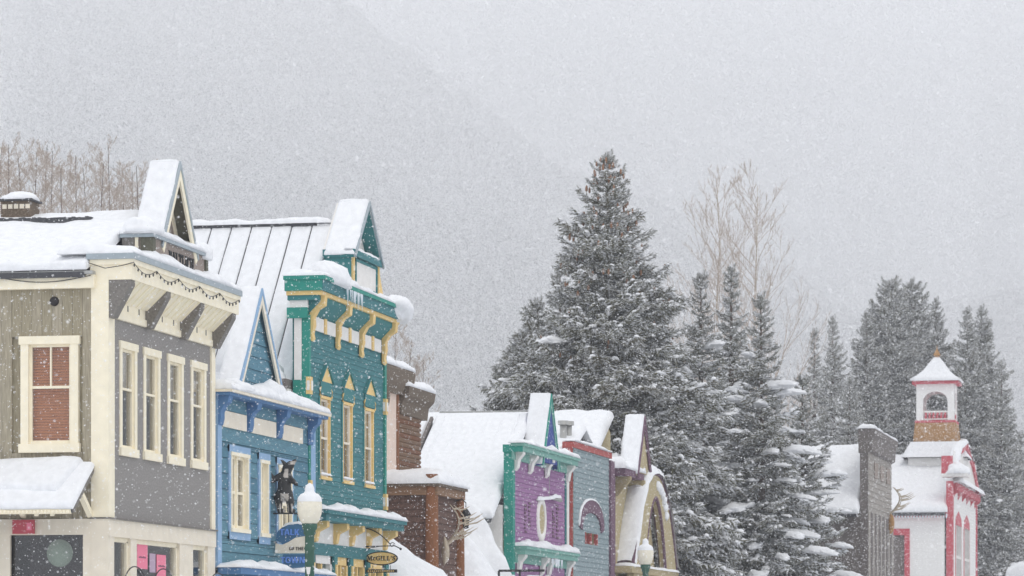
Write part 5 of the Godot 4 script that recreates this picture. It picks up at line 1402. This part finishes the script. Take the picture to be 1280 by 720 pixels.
func bare_tree(called, at, h, label, o = {}):
	var rng = RandomNumberGenerator.new(); rng.seed = o.get("seed", 1)
	var t = thing(called, label, "tree", at, 0.0, o.get("group", ""))
	var s = S(true)
	var lean: Vector3 = o.get("lean", Vector3.ZERO)
	var pts = []; var rr = []
	var r0: float = o.get("r", 0.16)
	for i in 9:
		var k = i / 8.0
		pts.append(Vector3(0, h * k, 0) + lean * k * k + Vector3(rng.randf_range(-1, 1), 0, rng.randf_range(-1, 1)) * 0.12 * k)
		rr.append(lerp(r0, 0.012, pow(k, 0.8)))
	tube(s, pts, rr, 7)
	put(s, "trunk", o.get("bark", M.pale_bark), t)
	s = S()
	var n: int = o.get("n", 22)
	for k in n:
		var u: float = lerp(o.get("from", 0.3), 0.98, (k + rng.randf() * 0.8) / n)
		var i: int = min(int(u * 8), 7)
		var p: Vector3 = pts[i].lerp(pts[i + 1], u * 8 - i)
		var az = rng.randf() * TAU
		var el: float = o.get("el", 0.9)
		var d = Vector3(cos(az) * cos(el), sin(el), sin(az) * cos(el))
		limb(s, rng, p, d, h * o.get("reach", 0.3) * (1.12 - u) * rng.randf_range(0.7, 1.15) + 0.5, rr[i] * 0.3 + 0.006, o.get("depth", 2), 0.5, o.get("spread", 0.75), o.get("nside", 4))
	put(s, "branches", o.get("twig", M.twig), t)
	return t

# ================================================================ everything
func point(px, py, depth):     # a place seen at a pixel of the photograph, at a depth chosen in metres
	var th = atan(940.0 / 4600.0)
	var xc: float = (px - 640.0) / 4600.0
	return Vector3(xc * cos(th) - sin(th), (820.0 - py) / 4600.0, -xc * sin(th) - cos(th)) * depth + Vector3(0, 1.6, 0)

func foot(px, depth):
	var p: Vector3 = point(px, 820, depth)
	return Vector3(p.x, 0, p.z)

func top_h(py, depth): return 1.6 + (820.0 - py) / 4600.0 * depth

func _ready():
	# camera: long lens, level, shifted upwards
	var cam = Camera3D.new()
	cam.projection = Camera3D.PROJECTION_FRUSTUM
	cam.near = 1.0
	cam.far = 9000.0
	cam.size = 720.0 / 4600.0
	cam.frustum_offset = Vector2(0, 460.0 / 4600.0)
	var lens = CameraAttributesPhysical.new()
	lens.frustum_focal_length = 130.0
	lens.frustum_focus_distance = 76.0
	lens.exposure_aperture = 5.0
	lens.frustum_near = 1.0
	lens.frustum_far = 9000.0
	cam.attributes = lens
	add_child(cam)
	cam.position = Vector3(0, 1.6, 0)
	cam.rotation.y = atan(940.0 / 4600.0)
	cam.current = true
	# overcast, snowing
	var env = Environment.new()
	var sky = Sky.new()
	var sm = ProceduralSkyMaterial.new()
	sm.sky_top_color = Color(0.955, 0.965, 0.985)
	sm.sky_horizon_color = Color(0.918, 0.932, 0.962)
	sm.sky_curve = 0.25
	sm.ground_bottom_color = Color(0.85, 0.86, 0.88)
	sm.ground_horizon_color = Color(0.918, 0.932, 0.962)
	sm.sky_energy_multiplier = 1.0
	sky.sky_material = sm
	env.background_mode = Environment.BG_SKY
	env.sky = sky
	env.tonemap_mode = Environment.TONE_MAPPER_LINEAR
	env.tonemap_exposure = 1.31
	env.fog_enabled = true
	env.fog_density = 0.0009
	env.fog_light_color = Color(0.93, 0.94, 0.965)
	env.sdfgi_enabled = true
	env.ssao_enabled = true
	env.ssil_enabled = true
	var we = WorldEnvironment.new()
	we.environment = env
	add_child(we)
	var sun = DirectionalLight3D.new()
	sun.light_energy = 0.18
	sun.light_angular_distance = 20.0
	sun.light_color = Color(1.0, 0.985, 0.96)
	sun.shadow_enabled = true
	add_child(sun)
	sun.rotation_degrees = Vector3(-58, 40, 0)

	noise.seed = 4
	noise.frequency = 0.35
	noise.fractal_octaves = 3
	materials()
	setting()
	shop_grey()
	shop_blue()
	shop_teal()
	wood_block()
	shingle_block()
	shop_purple()
	shop_shingled()
	shop_arched()
	barn_front()
	town_hall()
	snow_banks()
	trees()
	street_lamp(Vector3(-16, 0, -61.0), "dark green street lamp with snow-capped globe beside the blue shop", true)
	street_lamp(Vector3(-16, 0.15, -95.9), "street lamp with cream globe in front of the arched porch", false)
	street_lamp(Vector3(-16, 0.15, -135.6), "street lamp with snowy globe below the large spruces", false)
	hanging_signs()
	iron_frame()
	snowfall()

func setting():
	var s = S()
	qd(s, Vector3(-330, 0, 60), Vector3(-330, 0, -520), Vector3(200, 0, -520), Vector3(200, 0, 60))
	root_mesh(s, "ground", M.snow, "structure")
	s = S(); qd(s, Vector3(-13.5, 0.006, 60), Vector3(-13.5, 0.006, -400), Vector3(6, 0.006, -400), Vector3(6, 0.006, 60)); root_mesh(s, "road", M.asphalt, "structure")
	s = S(); bx(s, -19.4, 0.004, -400, -13.5, 0.14, -40); root_mesh(s, "pavement", M.asphalt, "structure")
	# mountain: a slope that climbs to the ridge, highest beyond the grey shop
	var g = []
	var az_n = 70; var r_n = 40
	for j in r_n + 1:
		var row = []
		var r: float = lerp(235.0, 520.0, j / float(r_n))
		for i in az_n + 1:
			var px: float = lerp(-1300.0, 2700.0, i / float(az_n))
			var d: Vector3 = point(px, 820, r)
			var e: float = ridge(px)
			var k: float = smoothstep(235.0, 450.0, r)
			var fall: float = 1.0 - 0.4 * smoothstep(450.0, 520.0, r)
			var hgt: float = e / 4600.0 * 450.0 * k * fall
			hgt += 7.0 * k * (noise.get_noise_2d(d.x * 0.06, d.z * 0.06) + 0.5 * noise.get_noise_2d(d.x * 0.25, d.z * 0.25))
			row.append(Vector3(d.x, hgt - 2.0, d.z))
		g.append(row)
	s = S(true)
	for j in r_n:
		for i in az_n: qd(s, g[j][i], g[j + 1][i], g[j + 1][i + 1], g[j][i + 1])
	root_mesh(s, "mountain", M.mountain, "structure")

func ridge(px: float) -> float:     # how far above the horizon the ridge stands, in pixels of the photograph
	var a = [[-2600, 900], [-600, 1000], [0, 960], [380, 830], [520, 745], [740, 610], [900, 520], [1050, 470], [1300, 440], [2200, 480], [3900, 500]]
	for i in a.size() - 1:
		if px <= a[i + 1][0]: return lerp(float(a[i][1]), float(a[i + 1][1]), (px - a[i][0]) / float(a[i + 1][0] - a[i][0]))
	return 500.0

func bank(called, label, c, rx, ry, rz, sd):
	var s = S(true)
	mound(s, Vector3.ZERO, rx, ry, rz, sd, 40, 0.0, 0.12)
	var o = put(s, numbered(called), M.snow, self)
	o.position = c
	tag(o, label, "snowbank", "snowbanks between the buildings")

func snow_banks():
	bank("snowbank", "tall heap of snow against the brown shingled block", Vector3(-21.0, 0, -82.9), 3.8, 4.35, 2.0, 3.0)
	bank("snowbank", "smooth heap of snow beside the antlers", Vector3(-20.4, 0, -91.2), 2.2, 4.9, 2.4, 9.0)
	bank("snowbank", "deep drift of snow under the purple shop's snowy roof", Vector3(-20.7, 0, -93.9), 2.2, 5.9, 1.4, 14.0)
	bank("snowbank", "ploughed snow ridge at the foot of the town hall", Vector3(-11.2, 0, -205.0), 4.0, 6.4, 6.0, 24.0)
	# a snow-covered shed past the hall
	var b = building("snowy_shed", "low dark shed with two snowy roof steps beyond the hall", -14.0, 205.0)
	var s = S(); bx(s, 0, 0, 0.2, 8, 6.0, 3.2); put(s, "wall", M.barn_dark, b)
	s = S(true); snow_quad(s, Vector3(-0.3, 6.0, 0), Vector3(8.3, 6.0, 0), Vector3(8.3, 6.0, 3.5), Vector3(-0.3, 6.0, 3.5), 0.7, 20, 20, 0.1, 0.5, 0.3, 3.0); put(s, "snow", M.snow, b)
	s = S(); bx(s, 4.0, 0, 2.6, 8, 6.9, 4.0); put(s, "annex_wall", M.barn_dark, b)
	s = S(true); snow_quad(s, Vector3(3.8, 6.9, 2.5), Vector3(8.3, 6.9, 2.5), Vector3(8.3, 6.9, 4.1), Vector3(3.8, 6.9, 4.1), 0.4, 20, 14, 0.1, 0.4, 0.3, 5.0); put(s, "snow", M.snow, b)

func iron_frame():
	# dark bracket with lumps of snow before the purple shop
	var z = -93.0
	var f = thing("iron_frame", "black iron rail frame before the purple shop", "railing", Vector3(-18.6, 0, z), 0.0)
	var a: Vector3 = point(621, 713, 94.6); var h = a.y
	var s = S(); bar(s, Vector3(-0.75, h, 0), Vector3(0.45, h, 0), 0.05, 0.06); put(s, "top_rail", M.iron, f)
	for x in [-0.75, -0.2]:
		s = S(); bar(s, Vector3(x, 0.14, 0), Vector3(x, h, 0), 0.05, 0.05); put(s, "upright", M.iron, f)
	s = S(true); snow_strip(s, [Vector3(-0.6, h - 0.16, 0), Vector3(-0.3, h - 0.16, 0)], 0.08, 0.06, 3.0, 0.05); snow_strip(s, [Vector3(-0.05, h - 0.18, 0), Vector3(0.4, h - 0.18, 0)], 0.08, 0.06, 4.0, 0.05); put(s, "snow", M.snow, f)

func trees():
	for q in [["dusted", 0.85, 0.14, 0.36], ["heavy", 0.85, 0.3, 0.28], ["far", 0.8, 0.1, 0.32]]:
		var v = []
		for i in 3: v.append(bough(100 + i * 7, q[1], q[2], q[3]))
		boughs[q[0]] = v
	var cs = S(true)
	lathe(cs, Vector3(0, -0.2, 0), [Vector2(0, 0), Vector2(0.035, 0.04), Vector2(0.04, 0.12), Vector2(0.02, 0.19), Vector2(0, 0.2)], 6)
	cs.generate_normals()
	cone_mesh = cs.commit()
	var ls = S(true)
	mound(ls, Vector3.ZERO, 1.0, 1.0, 1.0, 7.0, 12, -0.25, 0.5); mound(ls, Vector3(0.7, -0.1, 0.3), 0.6, 0.6, 0.7, 17.0, 10, -0.25, 0.5); mound(ls, Vector3(-0.6, -0.05, -0.35), 0.6, 0.55, 0.6, 27.0, 10, -0.25, 0.5)
	ls.generate_normals()
	lump_mesh = ls.commit()
	var L = [
		[760, 190, 125, 6.9, "tall broad spruce with brown cones near its tip behind the purple shop", {"seed": 3, "cones": true, "shape": 0.85, "gap": 1.15}],
		[672, 372, 130, 5.6, "shorter spruce leaning out beside the tall cone-laden spruce", {"seed": 8}],
		[624, 455, 128, 3.6, "small frosted spruce above the purple shop's white roof", {"seed": 12}],
		[645, 425, 131, 4.2, "broad frosted spruce filling in below the tall cone-laden spruce", {"seed": 17}],
		[700, 330, 134, 3.4, "spruce half hidden behind the tall cone-laden spruce", {"seed": 14}],
		[876, 340, 133, 3.0, "slim spruce with snow clumps beside the arched porch", {"seed": 21, "kind": "heavy"}],
		[914, 332, 136, 2.9, "slim spruce in the middle of the snow-laden clump", {"seed": 25, "kind": "heavy"}],
		[951, 366, 129, 3.1, "dark spruce with big snow clumps in front of the bare cottonwoods", {"seed": 29, "kind": "heavy"}],
		[1003, 470, 131, 2.6, "low snow-laden spruce beside the dark barn roof", {"seed": 33, "kind": "heavy"}],
		[846, 430, 128, 2.4, "spruce squeezed between the arched porch and the slim spruces", {"seed": 37, "kind": "heavy"}],
		[1041, 395, 208, 3.4, "far pointed spruce behind the dark barn", {"seed": 41, "kind": "far"}],
		[1018, 411, 214, 3.0, "far thin spruce next to the bare cottonwood", {"seed": 43, "kind": "far"}],
		[1112, 350, 218, 5.0, "far round-topped spruce between the barn and the belfry", {"seed": 47, "kind": "far", "shape": 0.55}],
		[1140, 348, 222, 4.6, "far dense spruce directly behind the belfry", {"seed": 49, "kind": "far", "shape": 0.6}],
		[1083, 388, 216, 3.6, "far spruce rising over the barn parapet", {"seed": 51, "kind": "far", "shape": 0.7}],
		[1170, 372, 224, 3.6, "far spruce showing its tip just past the belfry roof", {"seed": 53, "kind": "far", "shape": 0.7}],
		[1209, 384, 216, 3.8, "far spruce with pointed tip beyond the hall's red corner", {"seed": 57, "kind": "far", "shape": 0.75}],
		[1227, 382, 220, 4.0, "far spruce with twin tip above the snowy shed", {"seed": 59, "kind": "far", "shape": 0.7}],
		[1252, 450, 214, 3.4, "far lower spruce at the end of the row", {"seed": 61, "kind": "far"}],
		[1062, 470, 200, 3.6, "far stout spruce behind the snowy barn roof", {"seed": 63, "kind": "far"}],
		[1275, 540, 222, 3.4, "far small spruce beyond the shed", {"seed": 65, "kind": "far"}]]
	for q in L: spruce(foot(q[0], q[2]), top_h(q[1], q[2]), q[3], q[4], q[5])
	# leafless trees
	bare_tree("bare_tree", foot(898, 168), top_h(226, 168), "thin leafless cottonwood with upright limbs above the spruces", {"seed": 4, "r": 0.17, "n": 30, "el": 1.0, "reach": 0.3, "from": 0.35, "depth": 3, "nside": 4, "spread": 0.55})
	bare_tree("bare_tree", foot(945, 165), top_h(232, 165), "wide leafless cottonwood fanning out above the spruces", {"seed": 6, "r": 0.2, "n": 50, "el": 0.95, "reach": 0.32, "from": 0.25, "depth": 3, "nside": 4, "spread": 0.6})
	var rng = RandomNumberGenerator.new(); rng.seed = 12
	for i in 15:
		var px = -12 + i * 13.5 + rng.randf_range(-5, 5)
		var d = rng.randf_range(132, 150)
		bare_tree("aspen_tree", foot(px, d), top_h(180 + rng.randf_range(0, 34) + (20 if i > 11 else 0), d), "slender leafless aspen standing behind the grey corner shop", {"seed": 200 + i, "r": 0.08, "n": 60, "el": 0.75, "reach": 0.12, "from": 0.45, "depth": 3, "nside": 4, "group": "aspens behind the corner shop", "bark": M.bark, "spread": 0.9})
	for i in 3:
		bare_tree("aspen_tree", foot([495, 512, 528][i], 165), top_h([408, 425, 450][i], 165), "faint leafless aspen showing past the teal shop's cornice", {"seed": 300 + i, "r": 0.07, "n": 40, "el": 0.8, "reach": 0.16, "from": 0.3, "depth": 3, "nside": 4, "group": "aspens past the teal shop", "bark": M.bark})

func snowfall():
	# falling snow: clusters of loose flakes spread evenly through the air over the street
	var rng = RandomNumberGenerator.new(); rng.seed = 1234
	var air = Node3D.new()
	air.name = "falling_snow"
	add_child(air)
	tag(air, "snowflakes drifting down through the air over the street", "snow", "", "stuff")
	# near air: blocks 4 m wide, on the grid of the street so that they do not overlap
	var kinds = []
	for v in 5:
		var s = S()
		for i in 400:
			var c = Vector3(rng.randf_range(-2, 2), rng.randf_range(-2, 2), rng.randf_range(-2, 2))
			var r: float = 0.0027 + 0.0032 * pow(rng.randf(), 2.0)
			var q = Basis(Vector3(rng.randf_range(-1, 1), rng.randf_range(-1, 1), rng.randf_range(-1, 1)).normalized(), rng.randf() * TAU)
			var st = rng.randf_range(0.8, 1.5)
			var p = [c + q * Vector3(1, 1, st) * r, c + q * Vector3(-1, -1, st) * r, c + q * Vector3(-1, 1, -st) * r, c + q * Vector3(1, -1, -st) * r]
			tri(s, p[0], p[1], p[2]); tri(s, p[0], p[2], p[3]); tri(s, p[0], p[3], p[1]); tri(s, p[1], p[3], p[2])
		s.generate_normals()
		kinds.append([s.commit(), []])
	var z = 22.0
	while z < 114.0:
		var x = -4.0 * ceil((z * 0.36 + 2.0) / 4.0)
		while x < -z * 0.055 + 4.0:
			var y = 1.5
			while y < 5.0 + 0.19 * z:
				kinds[rng.randi() % 5][1].append(Transform3D(Basis(Vector3.UP, (rng.randi() % 4) * PI / 2), Vector3(x, y, -z)))
				y += 4.0
			x += 4.0
		z += 4.0
	for k in kinds: multi(air, "flakes", k[0], M.flake, k[1])
	# the same snowfall farther off, thickest before the mountain: blocks 12 m wide
	var th = atan(940.0 / 4600.0)
	for layer in [[116.0, 236.0, 6500, 64.0, 0.016], [236.0, 446.0, 33000, 70.0, 0.033]]:
		var far = []
		for v in 3:
			var s = S()
			for i in layer[2]:
				var c = Vector3(rng.randf_range(-6, 6), rng.randf_range(-6, 6), rng.randf_range(-6, 6))
				var a = Vector3(rng.randf_range(-1, 1), rng.randf_range(-1, 1), rng.randf_range(-1, 1)).normalized() * layer[4]
				var b = a.cross(Vector3(rng.randf_range(-1, 1), rng.randf_range(-1, 1), rng.randf_range(-1, 1))).normalized() * layer[4]
				tri(s, c + a, c - a * 0.5 + b * 0.87, c - a * 0.5 - b * 0.87)
			s.generate_normals()
			far.append([s.commit(), []])
		for ix in 34:
			for iz in 30:
				var gx = -240.0 + ix * 12.0; var gz = -116.0 - iz * 12.0
				var d = -gx * sin(th) - gz * cos(th); var lat = gx * cos(th) - gz * sin(th)
				if d < layer[0] or d >= layer[1] or abs(lat) > d * 0.14 + 26.0: continue
				var y = 6.0
				while y < layer[3]:
					far[rng.randi() % 3][1].append(Transform3D(Basis(Vector3.UP, (rng.randi() % 4) * PI / 2), Vector3(gx, y, gz)))
					y += 12.0
		for k in far: multi(air, "far_flakes", k[0], M.flake, k[1])
